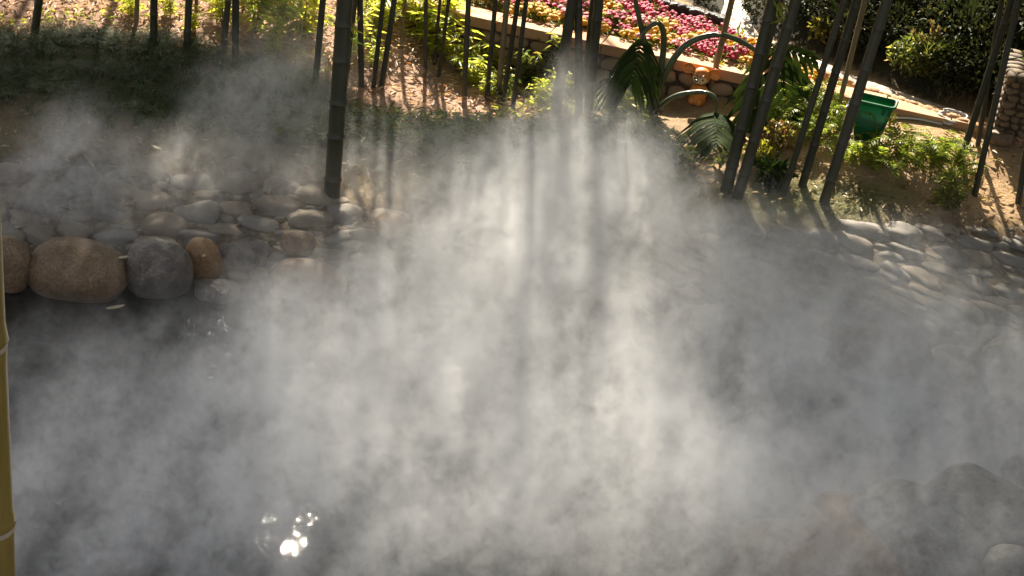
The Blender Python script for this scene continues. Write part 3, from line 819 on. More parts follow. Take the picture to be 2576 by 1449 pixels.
for j, (root, base, pos, H_) in enumerate(bam):
    if H_ > 6.5: crown_extra(j)
    if not acc[j]: continue
    C_ = np.array(acc[j]); n = len(C_); per = 10
    P_ = np.repeat(C_, per, 0) + NR.normal(0, 0.17, (n * per, 3)) * np.array([1, 0.6, 0.5])
    D_ = rand_dirs(n * per, -0.9, 0.25); N_ = np.tile(np.array([0, 0.3, 1.0]), (n * per, 1)) + NR.normal(0, 0.5, (n * per, 3))
    L_ = NR.uniform(0.11, 0.20, n * per)
    link('foliage', leaf_mesh('foliage', P_ - base, D_, N_, L_, L_ * 0.17, M['bamboo_leaf'], 0.15), root)
    tw = MB()
    for q in C_[::6]:
        h = max(q[2] - base[2] - 0.15, 0.3)
        a_ = pos(h); b_ = q - base
        if np.linalg.norm(a_ - b_) > 1.8: continue
        m_ = (a_ + b_) / 2
        # branches stay above the frame
        vx, vy = proj(np.array([a_ + base, m_ + base]))
        if (vy > -12).any() and (vy < 1500).all() and (vx > -50).all() and (vx < 2620).all(): continue
        tw.tube([a_, (a_ + b_) / 2 + np.array([0, 0, 0.03]), b_], [0.006, 0.004, 0.002], 4, cap=False)
    if tw.v: tw.build('branch', M['culm'], root)
print('sprays', count)

# yellow bamboo pole close to the viewer
yb = at_y(0, 1449, 1.9); yt = at_y(0, 500, 2.02)
pp_b = at_y(37, 1449, 1.75); pp_t = at_y(3, 640, 1.75)
dv = (pp_t - pp_b); dv = dv / dv[2]
kpx = np.linalg.norm(pp_b - np.array([0, 0, CAMH])) / FPX
pr_ = 0.030
off = -rt0 * pr_
zb = pp_b[2]
root_z = T(pp_b[0], pp_b[1])
pbase = pp_b + dv * (root_z - zb) + off
pole = empty('bamboo', pbase, 'glossy yellow bamboo pole close to the viewer along the left edge', 'bamboo')
nz_ = at_y(37, 1330, 1.75)[2] - root_z
mb = MB()
pts = []
hh = nz_ - 0.32 * 6
while hh < 5.5:
    if hh > 0.05: pts += [(hh - 0.03, pr_), (hh - 0.004, pr_ * 1.03), (hh, pr_ * 0.97), (hh + 0.006, pr_ * 1.13), (hh + 0.014, pr_ * 1.08), (hh + 0.035, pr_)]
    rg = MB()
    if hh > 0.05: rg.tube([dv * (hh - 0.007), dv * (hh - 0.003), dv * (hh + 0.001)], [pr_ * 1.03, pr_ * 1.06, pr_ * 1.0], 24, cap=False); rg.build('node_ring', M['twig'], pole)
    hh += 0.32
pts = [(-0.1, pr_)] + pts + [(5.6, pr_ * 0.8)]
mb.tube([dv * a for a, _ in pts], [b for _, b in pts], 32)
mb.build('culm', M['pole'], pole)

# ------------------------------------------------------------------ plants
def cloud_leaves(n, rad, L, W, zlo=-0.5, up=0.2, hollow=0.45):
    u = rand_dirs(n); rr = (hollow + (1 - hollow) * NR.rand(n) ** 0.6)[:, None]
    P = u * rr * np.array(rad)
    D = unit(u + rand_dirs(n) * 0.9 + np.array([0, 0, up]))
    N = unit(rand_dirs(n) + np.array([0, 0, 0.9]))
    return P, D, N, NR.uniform(L * 0.6, L * 1.2, n), W
def stems(n, height, spread, r=0.004):
    mb = MB()
    for _ in range(n):
        a = R.uniform(0, 6.28); e = np.array([math.cos(a) * spread * R.random(), math.sin(a) * spread * R.random(), height * R.uniform(0.6, 1)])
        mb.tube([(0, 0, -0.03), e * 0.5 + np.array([0, 0, 0.03]), e], [r, r * 0.8, r * 0.4], 5, cap=False)
    return mb
# young bamboo: arching leafy shoots
yb_mesh = []
for k in range(3):
    P_, D_, N_ = [], [], []
    mb = MB()
    for s_i in range(9):
        a = R.uniform(0, 6.28); hgt = R.uniform(0.25, 0.62); sp = R.uniform(0.05, 0.28)
        c = spline([(0, 0, -0.03), (math.cos(a) * sp * 0.4, math.sin(a) * sp * 0.4, hgt * 0.6), (math.cos(a) * sp, math.sin(a) * sp, hgt)], 8)
        mb.tube(c, [0.004 - 0.0003 * q for q in range(9)], 5, cap=False)
        for q in range(2, 9):
            for _ in range(3):
                P_.append(c[q] + np.array([R.gauss(0, .015), R.gauss(0, .015), R.gauss(0, .015)]))
                b_ = R.uniform(0, 6.28)
                D_.append((math.cos(b_), math.sin(b_), R.uniform(-0.7, 0.35))); N_.append((R.gauss(0, .6), R.gauss(0, .6) - 0.3, 1))
    L_ = NR.uniform(0.09, 0.17, len(P_))
    yb_mesh.append((mb.me('stem', M['petiole']), leaf_mesh('foliage', P_, D_, N_, L_, L_ * 0.19, M['lit_leaf'], 0.12), leaf_mesh('foliage', P_, D_, N_, L_, L_ * 0.19, M['mid_leaf'], 0.12)))
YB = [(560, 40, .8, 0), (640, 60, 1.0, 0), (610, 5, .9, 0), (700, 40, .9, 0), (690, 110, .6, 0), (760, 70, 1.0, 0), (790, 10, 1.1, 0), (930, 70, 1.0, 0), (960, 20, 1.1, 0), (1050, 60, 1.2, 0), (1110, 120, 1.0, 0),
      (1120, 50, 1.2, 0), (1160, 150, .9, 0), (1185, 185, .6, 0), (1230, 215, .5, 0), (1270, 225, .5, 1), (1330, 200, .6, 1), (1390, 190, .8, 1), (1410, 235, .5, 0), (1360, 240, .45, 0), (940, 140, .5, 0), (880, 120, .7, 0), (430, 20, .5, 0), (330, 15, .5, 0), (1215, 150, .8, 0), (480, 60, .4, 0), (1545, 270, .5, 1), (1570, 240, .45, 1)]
for i, (px, py, s, dk) in enumerate(YB):
    g = ground(px, py + 25)
    yw = 'above the lily turf' if px < 520 else 'left of the thickest trunk' if px < 850 else 'right of the thickest trunk' if px < 1145 else 'before the left end of the wall'
    o = empty('young_bamboo', g, ('dark leafed young bamboo shoots growing before the wall among the culms' if dk else 'yellow green young bamboo shoots ' + yw), 'shrub', 'dark young bamboo shoots' if dk else 'backlit young bamboo shoots ' + yw, R.uniform(0, 6.28))
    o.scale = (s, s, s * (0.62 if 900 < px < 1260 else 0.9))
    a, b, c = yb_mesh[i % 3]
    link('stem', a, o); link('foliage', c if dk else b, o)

# lily turf band: one mass of arching blades
def in_poly(px, py, poly):
    inside = np.zeros(px.shape, bool); j = len(poly) - 1
    for i in range(len(poly)):
        (xi, yi), (xj, yj) = poly[i], poly[j]
        c = ((yi > py) != (yj > py)) & (px < (xj - xi) * (py - yi) / (yj - yi + 1e-9) + xi)
        inside ^= c; j = i
    return inside
def scatter(n, poly, x0, x1, y0, y1):
    x = NR.uniform(x0, x1, n); y = NR.uniform(y0, y1, n); z = terrain(x, y)
    px, py = proj(np.stack([x, y, z], 1))
    k = in_poly(px, py, poly)
    return np.stack([x, y, z], 1)[k]
def blades(base, L, W, lean, arch, nseg=3):
    n = len(base)
    a = NR.uniform(0, 2 * math.pi, n); dirh = np.stack([np.cos(a), np.sin(a), a * 0], 1); side = np.stack([-np.sin(a), np.cos(a), a * 0], 1)
    L = NR.uniform(L * 0.6, L * 1.2, n)[:, None]; le = NR.uniform(lean * 0.3, lean, n)[:, None]
    v = []
    for k in range(nseg + 1):
        t = k / nseg
        c = base + dirh * L * (le * t + arch * t * t) + np.array([0, 0, 1.0]) * L * (t * 0.95 - arch * 0.8 * t * t)
        w = W * (1 - t) ** 0.6 * 0.5 if k else W * 0.4
        v += [c - side * w, c + side * w]
    v = np.stack(v, 1).reshape(-1, 3)
    b = np.arange(n)[:, None] * (2 * nseg + 2)
    f = np.concatenate([b + np.array([2 * k, 2 * k + 1, 2 * k + 3, 2 * k + 2]) for k in range(nseg)], 1).reshape(-1, 4)
    return v, f
turf_poly = [(-80, 95), (120, 88), (300, 92), (480, 112), (600, 150), (760, 200), (860, 215), (870, 300), (760, 330), (600, 325), (420, 300), (200, 265), (-80, 245)]
tc_ = scatter(2200, turf_poly, -5, 0, 9.2, 11)
tc_ = np.concatenate([tc_, scatter(420, [(-80, 235), (200, 255), (420, 290), (760, 320), (900, 300), (880, 370), (600, 360), (380, 335), (-80, 290)], -5, 0, 8.8, 10.8)])
tb = np.repeat(tc_, 26, 0) + NR.normal(0, 0.013, (len(tc_) * 26, 3)) * np.array([1, 1, 0])
v, f = blades(tb, 0.20, 0.0055, 0.6, 0.7, 4)
tag(link('lily_turf', mesh('lily_turf', v, f, M['mondo'])), 'dark arching lily turf in a thick band above the bank', 'ground cover', kind='stuff')
# thin dry grass on the bank
gp = [(-80, 245), (420, 310), (760, 340), (1500, 300), (1640, 340), (1800, 480), (1830, 560), (1500, 560), (1100, 480), (800, 480), (330, 430), (-80, 420)]
g1 = scatter(16000, gp, -4.5, 2, 8.4, 10.6)
v, f = blades(g1, 0.07, 0.0055, 0.9, 0.5, 2)
tag(link('dry_grass', mesh('dry_grass', v, f, M['grass'])), 'thin dry grass on the shaded bank above the cobbles', 'grass', kind='stuff')
gp2 = [(1780, 470), (1900, 450), (2130, 460), (2330, 500), (2400, 540), (2300, 580), (2050, 570), (1850, 560)]
g2 = scatter(16000, gp2, 1, 3.6, 8.8, 10.3)
v, f = blades(g2, 0.04, 0.003, 0.9, 0.5, 2)
tag(link('green_grass', mesh('green_grass', v, f, M['green_grass'])), 'short green turf at the foot of the slanting culms', 'grass', kind='stuff')
# leaf litter
lp = [(-80, -60), (1250, -60), (1330, 150), (1500, 230), (1640, 260), (1620, 340), (1300, 330), (1000, 330), (860, 260), (760, 190), (600, 145), (400, 105), (-80, 95)]
lt = scatter(15000, lp, -5.5, 1.5, 9.6, 13)
lt2 = scatter(1500, [(-80, 240), (1700, 320), (1900, 520), (1000, 480), (-80, 440)], -4.5, 2, 8.4, 10.8)
lt3 = scatter(2200, [(1560, 300), (1800, 420), (2100, 430), (2576, 300), (2650, 620), (2100, 560), (1800, 480)], 0.5, 4.6, 8.6, 11)
lt4 = scatter(700, [(-80, 430), (330, 440), (1050, 520), (1050, 640), (-80, 640)], -4.5, 0, 7.8, 9.2)
for nm, pts_, mt, lab in (('leaf_litter', np.concatenate([lt, lt2]), 'litter', 'pinkish brown carpet of fallen bamboo leaves under the grove'), ('leaf_litter', np.concatenate([lt3, lt4]), 'straw', 'scattered straw coloured leaves on sandy soil and cobbles')):
    n = len(pts_)
    L_ = NR.uniform(0.025, 0.085, n)
    o = link(nm, leaf_mesh(nm, pts_ + np.array([0, 0, 0.012]) + NR.rand(n, 1) * np.array([[0, 0, 0.02]]), rand_dirs(n, -0.15, 0.35), np.tile(np.array([0, 0, 1.0]), (n, 1)) + NR.normal(0, 0.4, (n, 3)), L_, L_ * 0.26, M[mt], 0.1))
    tag(o, lab, 'leaf litter', kind='stuff')
# low yellow-green weeds in the litter
w_ = np.concatenate([scatter(260, [(-60, 60), (60, 30), (560, 50), (560, 115), (200, 92), (-60, 92)], -5, -1, 9.8, 12), scatter(420, [(1180, 190), (1420, 200), (1480, 300), (1250, 300)], -1, 1, 9.8, 11.5), scatter(200, [(600, 120), (830, 130), (830, 200), (640, 160)], -3, 0, 9.8, 12),
                     scatter(260, [(950, 300), (1500, 300), (1500, 360), (1000, 360)], -2, 1.5, 9, 11)])
dkw = np.concatenate([scatter(6500, [(860, 285), (1000, 300), (1300, 318), (1640, 310), (1760, 430), (1300, 400), (900, 380), (560, 350), (600, 320)], -2.5, 1.5, 9, 11.2), scatter(700, [(1000, 400), (1700, 420), (1800, 500), (1100, 480)], -2.5, 1.8, 8.6, 10.5)])
P_ = np.repeat(dkw, 5, 0) + NR.normal(0, 0.035, (len(dkw) * 5, 3)) * np.array([1, 1, 0]) + NR.rand(len(dkw) * 5, 1) * np.array([[0, 0, 0.10]])
L_ = NR.uniform(0.03, 0.09, len(P_))
tag(link('undergrowth', leaf_mesh('undergrowth', P_, rand_dirs(len(P_), -0.3, 0.6), np.tile(np.array([0, 0, 1.0]), (len(P_), 1)) + NR.normal(0, 0.5, (len(P_), 3)), L_, L_ * 0.3, M['bamboo_leaf'])), 'dark low undergrowth on the bank below the culms', 'undergrowth', kind='stuff')
P_ = np.repeat(w_, 7, 0) + NR.normal(0, 0.03, (len(w_) * 7, 3)) * np.array([1, 1, 0]) + NR.rand(len(w_) * 7, 1) * np.array([[0, 0, 0.08]])
L_ = NR.uniform(0.03, 0.06, len(P_))
tag(link('weeds', leaf_mesh('weeds', P_, rand_dirs(len(P_), -0.3, 0.6), np.tile(np.array([0, 0, 1.0]), (len(P_), 1)) + NR.normal(0, 0.5, (len(P_), 3)), L_, L_ * 0.5, M['lit_leaf'])), 'low yellow green weeds sprouting through the litter', 'weeds', kind='stuff')

# ferns
def frond_mesh(k):
    mb = MB(); P_, D_, N_, L_ = [], [], [], []
    c = spline([(0, 0, 0), (0.05, 0, 0.10), (0.13, 0, 0.145), (0.21, 0, 0.11)], 15)
    mb.tube(c, [0.0022 * (1 - i / 18) for i in range(16)], 4, m=0, cap=False)
    for i in range(2, 16):
        t = c[i] - c[i - 1]
        ln = 0.042 * math.sin(math.pi * min((i + 2) / 17, 1)) ** 0.7 + 0.006
        for s in (-1, 1):
            P_.append(c[i]); D_.append((t[0] * 30, s * 1.0 + R.gauss(0, .08), t[2] * 30 - 0.1)); N_.append((R.gauss(0, .15), R.gauss(0, .15), 1)); L_.append(ln)
    v, f = leaf_arrays(P_, D_, N_, np.array(L_), np.array(L_) * 0.30 + 0.003, 0.06)
    b = len(mb.v)
    mb.v += [tuple(q) for q in v.tolist()]; mb.f += [tuple(int(b + j) for j in q) for q in f]; mb.m += [0] * len(f)
    return mb.me('frond', M['fern'], smooth=False)
fronds = [frond_mesh(k) for k in range(3)]
FERNS = [(1935, 275, 1.0), (1985, 285, 1.1), (2030, 330, 1.1), (2065, 275, 1.0), (2085, 320, 1.0), (2100, 362, 0.9), (2140, 425, 0.9), (2195, 432, 0.95), (2235, 400, 1.1), (2270, 428, 1.2), (2310, 430, 1.0), (2345, 440, 1.1), (2385, 430, 1.1), (2420, 445, 0.8), (2040, 375, .9), (1975, 330, .9), (2360, 410, 1.0)]
FT = ['among the slanting culms left of the bucket', 'in front of the green bucket', 'in the fern row along the sandy soil']
for i, (px, py, s) in enumerate(FERNS):
    g = ground(px, py)
    w = 0 if px < 2120 else 1 if px < 2215 else 2
    o = empty('fern', g, 'yellow green sunlit fern ' + FT[w], 'fern', 'ferns ' + FT[w], R.uniform(0, 6.28))
    for k in range(14):
        q = s * R.uniform(0.75, 1.25)
        link('frond', fronds[k % 3], o, (R.uniform(-.05, .05), R.uniform(-.05, .05), 0.01), (0, R.uniform(-0.6, 0.5), k * 0.45 * 2.2 + R.uniform(-.2, .2)), (q, q, q))
# the single curled pale frond in front of the bucket
g = ground(2190, 372)
fo = empty('fern', g, 'single tall pale fern frond curling over in front of the green bucket', 'fern', None, 2.9)
link('frond', fronds[0], fo, (0, 0, 0), (0, -0.5, 0), (1.2, 0.8, 1.3))

# philodendron
pb0 = ground(1627, 296)
phil = empty('philodendron', pb0, 'big dark tree philodendron with arching stalks and hanging lobed leaves', 'plant')
YP = pb0[1]
def W3(px, py, dy=0.0): return at_y(px, py, YP + dy) - pb0
mb = MB()
mb.ell((0, 0, 0.0), (0.075, 0.07, 0.10), n=14, k=10, nz=0.5, seed=3)
mb.ell(W3(1640, 318) , (0.10, 0.08, 0.06), n=14, k=8, nz=0.6, seed=5)
mb.ell(W3(1690, 335, -0.05), (0.14, 0.09, 0.055), n=14, k=8, nz=0.6, seed=8)
for k in range(16):
    a = R.uniform(0, 6.28); q = np.array([math.cos(a) * .07, math.sin(a) * .06, R.uniform(-0.02, 0.06)])
    mb.tube([q, q * 1.5 + np.array([0, 0, 0.03]), q * 1.9 + np.array([0, 0, R.uniform(-0.03, 0.05)])], [0.012, 0.008, 0.002], 5)
mb.build('rhizome', M['rhizome'], phil)
PET = [[(1632, 285), (1640, 200), (1622, 110), (1600, 10), (1593, -30)],
       [(1638, 285), (1660, 190), (1670, 110), (1664, 66), (1645, 60), (1622, 80), (1613, 102)],
       [(1642, 285), (1668, 195), (1720, 118), (1790, 88), (1850, 98), (1902, 128), (1940, 165)],
       [(1648, 288), (1672, 258), (1710, 238), (1768, 232), (1798, 245), (1802, 275), (1793, 290)],
       [(1622, 285), (1605, 248), (1580, 215), (1545, 198), (1525, 200)]]
PW = [8, 8, 8.5, 6.5, 7]
kpx = np.linalg.norm(pb0 - np.array([0, 0, CAMH])) / FPX
PDY = [0.0, -0.05, 0.05, -0.08, -0.05]
for pts_, w, dy in zip(PET, PW, PDY):
    n = len(pts_)
    c = spline([W3(x, y, dy * i / (n - 1)) for i, (x, y) in enumerate(pts_)], 26)
    pm = MB(); pm.tube(c, [w * kpx * (1.15 - 0.55 * i / 26) for i in range(27)], 8)
    pm.build('petiole', M['petiole'], phil)
def lobed_leaf(p0, p1, half, droop, seed, nl=9, side=None, sag=0.02):
    """pinnately lobed leaf: midrib from p0 to p1, lobes hanging off both sides"""
    rr = random.Random(seed)
    p0 = np.array(p0); p1 = np.array(p1)
    ax = p1 - p0; L = np.linalg.norm(ax); ax /= L
    mid = spline([p0, (p0 + p1) / 2 + np.array([0, -0.02, sag]), p1], nl * 2)
    sd = np.array(side) if side is not None else unit(np.cross(ax, np.array([0, -1.0, 0.3])))
    mb = MB()
    v, f = [], []
    for i in range(nl):
        t = (i + 0.3) / nl
        c = mid[min(int(t * nl * 2), nl * 2)]
        env = half * (0.55 + 0.75 * math.sin(math.pi * min(t * 0.9 + 0.12, 1))) * (0.75 if i == 0 else 1)
        for s in (-1, 1):
            ln = env * rr.uniform(0.85, 1.12)
            dirv = unit(sd * s * (1.0 - 0.35 * t) + ax * (0.28 + 0.7 * t))
            n3 = unit(np.cross(dirv, ax * s))
            wv = unit(np.cross(n3, dirv))
            k = 6; b = len(v)
            for j in range(k + 1):
                u = j / k
                cc_ = c + dirv * ln * u + np.array([0, 0, -1.0]) * droop * ln * u * u + n3 * 0.006 * math.sin(u * 9 + i)
                w = L / nl * (0.55 + 0.35 * math.sin(math.pi * u * 0.9)) * (1 - u ** 3) + 0.001
                w *= 1 + 0.22 * math.sin(u * 14 + i * 2 + s)
                v += [cc_ - wv * w * 0.55, cc_ + n3 * 0.004, cc_ + wv * w * 0.55]
            for j in range(k):
                for h in (0, 1):
                    f.append((b + j * 3 + h, b + j * 3 + h + 1, b + j * 3 + h + 4, b + j * 3 + h + 3))
    mb.add(v, f)
    mb.tube(mid, [0.006 * (1 - i / (nl * 2 + 3)) for i in range(nl * 2 + 1)], 6)
    return mb
for (p0, p1, dy0, dy1, half, dr, nl, sd) in [
        ((1614, 100), (1585, 215), -0.02, -0.16, 0.23, 0.85, 11, (0.98, 0.1, 0.1)),
        ((1945, 130), (1990, 318), 0.05, -0.22, 0.40, 0.42, 9, (0.95, 0.2, 0.15)),
        ((1930, 120), (2055, 150), 0.10, 0.02, 0.15, 0.5, 8, (0.25, 0.5, 0.6)),
        ((1890, 225), (1925, 370), 0.0, -0.38, 0.24, 0.45, 8, (0.95, 0.2, 0.1)),
        ((1797, 284), (1800, 372), -0.14, -0.62, 0.30, 0.42, 11, (0.98, 0.1, 0.05)),
        ((1800, 288), (1852, 352), -0.14, -0.45, 0.20, 0.45, 9, (0.9, 0.1, 0.1)),
        ((1525, 200), (1540, 262), -0.05, -0.1, 0.09, 0.5, 7, (0.95, 0.1, 0.0))]:
    lobed_leaf(W3(*p0, dy0), W3(*p1, dy1), half, dr, int(p0[0]), nl, sd).build('leaf', M['philo'], phil)

# small leafy plants on the right
def bushlet(px, py, rad, n, L, W, mat, label, name='shrub', cat='shrub', group=None, hollow=0.2, stem=6, lift=0.5):
    g = ground(px, py)
    o = empty(name, g, label, cat, group)
    P_, D_, N_, L_, W_ = cloud_leaves(n, rad, L, W, hollow=hollow)
    P_[:, 2] += rad[2] * lift + 0.02
    P_ = P_[P_[:, 2] > 0.0]; k = len(P_)
    link('foliage', leaf_mesh('foliage', P_, D_[:k], N_[:k], L_[:k], L_[:k] * W_, M[mat]), o)
    stems(stem, rad[2] * 1.4, rad[0] * 0.8).build('stem', M['twig'], o)
    return o
bushlet(1950, 372, (0.14, 0.12, 0.13), 420, 0.045, 0.55, 'red_leaf', 'russet leaved low shrub among the slanting culms')
bushlet(1905, 410, (0.13, 0.12, 0.10), 330, 0.05, 0.5, 'yellow_leaf', 'yellow green low shrub left of the russet one')
bushlet(1935, 455, (0.13, 0.12, 0.10), 130, 0.09, 0.5, 'philo', 'dark broad leaved plant at the foot of the culms')
bushlet(1810, 425, (0.07, 0.06, 0.09), 60, 0.06, 0.4, 'mid_leaf', 'small upright green sapling left of the thick dark culms')
bushlet(1650, 385, (0.20, 0.10, 0.05), 240, 0.05, 0.3, 'dark_leaf', 'dark low scrub below the philodendron root')
bushlet(1725, 398, (0.05, 0.05, 0.04), 30, 0.05, 0.5, 'yellow_leaf', 'tiny yellow and orange leafed seedling below the philodendron')
bushlet(1560, 285, (0.22, 0.12, 0.10), 330, 0.07, 0.3, 'mid_leaf', 'loose grassy weeds left of the philodendron root')
bushlet(2378, 525, (0.11, 0.10, 0.20), 260, 0.085, 0.2, 'mid_leaf', 'small feathery bamboo seedling on the turf at right', 'young_bamboo', lift=0.8, hollow=0.1)
bushlet(1795, 232, (0.04, 0.03, 0.13), 36, 0.05, 0.6, 'yellow_leaf', 'thin yellow leaved vine beside the orange dog figurine', lift=0.9)
bushlet(1850, 245, (0.08, 0.06, 0.10), 90, 0.07, 0.3, 'mid_leaf', 'pale feathery fern like plant against the wall behind the culms', lift=0.9)
bushlet(1848, 160, (0.09, 0.06, 0.14), 36, 0.11, 0.16, 'mid_leaf', 'backlit bamboo sprig at the front of the flower bed', 'young_bamboo', lift=0.9)
bushlet(2236, 312, (0.035, 0.03, 0.05), 30, 0.05, 0.35, 'yellow_leaf', 'tiny yellow green weed beside the green bucket')

# hillside planting
hl = []
for k in range(3):
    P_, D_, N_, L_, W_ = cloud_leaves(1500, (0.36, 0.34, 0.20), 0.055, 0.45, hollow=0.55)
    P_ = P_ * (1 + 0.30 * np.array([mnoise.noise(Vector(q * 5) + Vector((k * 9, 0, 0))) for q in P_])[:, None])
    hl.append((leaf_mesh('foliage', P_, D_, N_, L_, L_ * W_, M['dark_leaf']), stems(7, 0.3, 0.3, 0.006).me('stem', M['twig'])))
HS = [(2010, 60), (2080, 20), (2150, 60), (2120, 120), (2060, 110), (2190, 10), (2240, 70), (2200, 150), (2380, 20), (2420, 90), (2460, 30), (2500, 110), (2540, 50), (2480, 170), (2420, 160), (2570, 120), (2560, 170), (2160, 170), (1990, 10), (2600, 20), (2100, -40), (2200, -60), (2320, -60), (2440, -60), (2560, -60), (2620, 90), (2520, 190), (2000, 95), (2620, 190)]
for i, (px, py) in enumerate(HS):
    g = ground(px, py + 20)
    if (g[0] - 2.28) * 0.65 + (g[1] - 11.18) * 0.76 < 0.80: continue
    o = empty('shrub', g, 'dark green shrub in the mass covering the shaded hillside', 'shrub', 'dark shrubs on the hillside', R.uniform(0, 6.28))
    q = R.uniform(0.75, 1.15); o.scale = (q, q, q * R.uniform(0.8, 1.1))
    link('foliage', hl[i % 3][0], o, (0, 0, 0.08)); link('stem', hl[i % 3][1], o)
bushlet(2075, 98, (0.15, 0.12, 0.11), 380, 0.055, 0.5, 'yellow_leaf', 'yellow leaved shrub catching sun beside the path under the hillside')
bushlet(2175, 130, (0.14, 0.12, 0.10), 300, 0.05, 0.5, 'dark_leaf', 'dark shrub at the path edge right of the yellow leaved one')
bushlet(2315, 185, (0.30, 0.18, 0.19), 1700, 0.05, 0.5, 'mid_leaf', 'bright green bush at the path edge under the plume grass')
bushlet(2425, 172, (0.24, 0.18, 0.14), 900, 0.05, 0.5, 'mid_leaf', 'duller green bush right of the bright one beside the path')
o = bushlet(1935, 45, (0.26, 0.22, 0.26), 1900, 0.035, 0.6, 'dark_leaf', 'dark clipped round shrub where the pale path bends', hollow=0.75)
bushlet(1768, 5, (0.11, 0.10, 0.16), 500, 0.035, 0.6, 'dark_leaf', 'dark small round shrub standing in for a sign base behind the low dark wall', hollow=0.7)  # leafy ball put in place of a dark sign base with post
# plume grass
pg = ground(2330, 175)
plume = empty('plume_grass', pg, 'tall dry plume grass with feathery brown heads above the bright bush', 'grass')
hd = 0
for (bx_, by_, tx, ty) in [(2322, 150, 2300, 85), (2325, 150, 2318, 92), (2345, 140, 2345, 62), (2350, 140, 2360, 75), (2310, 160, 2282, 140), (2335, 150, 2330, 100)]:
    a = at_y(bx_, by_, pg[1] - 0.02) - pg; b = at_y(tx, ty, pg[1] - 0.02) - pg
    c = spline([a - np.array([0, 0, 0.15]), a * 0.5 + b * 0.5, b], 14)
    sm = MB(); sm.tube(c, 0.0022, 4, cap=False); sm.build('stalk', M['twig'], plume)
    n = 70; ii = NR.randint(7, 15, n)
    P_ = np.array(c)[ii] + NR.normal(0, 0.004, (n, 3)); ax = unit(c[-1] - c[-4])
    link('plume', leaf_mesh('plume', P_, ax + rand_dirs(n) * 0.45, rand_dirs(n), 0.045, 0.006, M['straw']), plume)
bl = NR.normal(0, 0.03, (130, 3)) * np.array([1, 1, 0])
v, f = blades(bl, 0.45, 0.007, 0.4, 0.35, 4)
link('blades', mesh('blades', v, f, M['mid_leaf']), plume)
dg = scatter(7000, [(2330, 235), (2440, 200), (2500, 205), (2475, 300), (2420, 290)], 2.4, 4.6, 10, 12.5)
v, f = blades(dg, 0.14, 0.004, 0.6, 0.4, 2)
tag(link('dry_grass', mesh('dry_grass', v, f, M['straw'])), 'straw coloured dry grass between the path and the planter', 'grass', kind='stuff')

# ------------------------------------------------------------------ flower bed
def bloom(mb, c, r, nrm, m):
    nrm = unit(np.array(nrm)); a = unit(np.cross(nrm, np.array([0.3, 1, 0.2]))); b = np.cross(nrm, a)
    v = [np.array(c) + nrm * r * 0.45]; f = []
    k = 9
    for ring, (q, h) in enumerate(((0.6, 0.32), (1.0, 0.02))):
        for j in range(k):
            th = 2 * math.pi * (j + 0.5 * ring) / k; s = q * r * R.uniform(0.85, 1.15)
            v.append(np.array(c) + (a * math.cos(th) + b * math.sin(th)) * s + nrm * r * (h + R.uniform(-.08, .08)))
    for j in range(k):
        f.append((0, 1 + j, 1 + (j + 1) % k)); f.append((1 + j, 1 + k + j, 1 + (j + 1) % k)); f.append((1 + (j + 1) % k, 1 + k + j, 1 + k + (j + 1) % k))
    mb.add(v, f, m)
def flower_plant(seed, nb, rad, br):
    mb = MB()
    P_, D_, N_, L_, W_ = cloud_leaves(60, (rad, rad, 0.07), 0.05, 0.45, hollow=0.2)
    P_[:, 2] += 0.05
    v, f = leaf_arrays(P_, D_, N_, L_, L_ * W_)
    mb.add(v.tolist(), [tuple(int(i) for i in q) for q in f], 0)
    for _ in range(nb):
        a = R.uniform(0, 6.28); q = rad * math.sqrt(R.random())
        bloom(mb, (math.cos(a) * q, math.sin(a) * q, 0.12 + R.uniform(-0.02, 0.02) - 0.25 * q * q / rad), br * R.uniform(0.75, 1.2), (R.gauss(0, .35) + math.cos(a) * .3, R.gauss(0, .35) - 0.25 + math.sin(a) * .3, 1), 1)
    return mb
FLM = {}
for cname, nb, br in (('crimson', 30, 0.017), ('yellow', 13, 0.026), ('pink', 12, 0.027)):
    FLM[cname] = [flower_plant(k, nb, 0.085, br).me('chrysanthemum', [M['plant_leaf'], M['bloom_' + cname]], smooth=False) for k in range(4)]
LBL = {'crimson': 'crimson pink chrysanthemum plant in the flower bed behind the wall', 'yellow': 'yellow chrysanthemum plant in the flower bed behind the wall', 'pink': 'pale pink chrysanthemum plant in the flower bed behind the wall'}
bed_poly = [(1130, -60), (1700, -60), (1660, 15), (1705, 42), (1790, 62), (1850, 100), (1930, 135), (1995, 160), (2080, 200), (2100, 222), (1960, 200), (1870, 175), (1560, 92), (1350, 45), (1180, 5)]
crim_poly = [(1500, -60), (1700, -60), (1660, 15), (1705, 42), (1790, 62), (1850, 100), (1880, 112), (1770, 98), (1640, 58), (1560, 35), (1480, 0)]
step = 0.135
nflo = 0
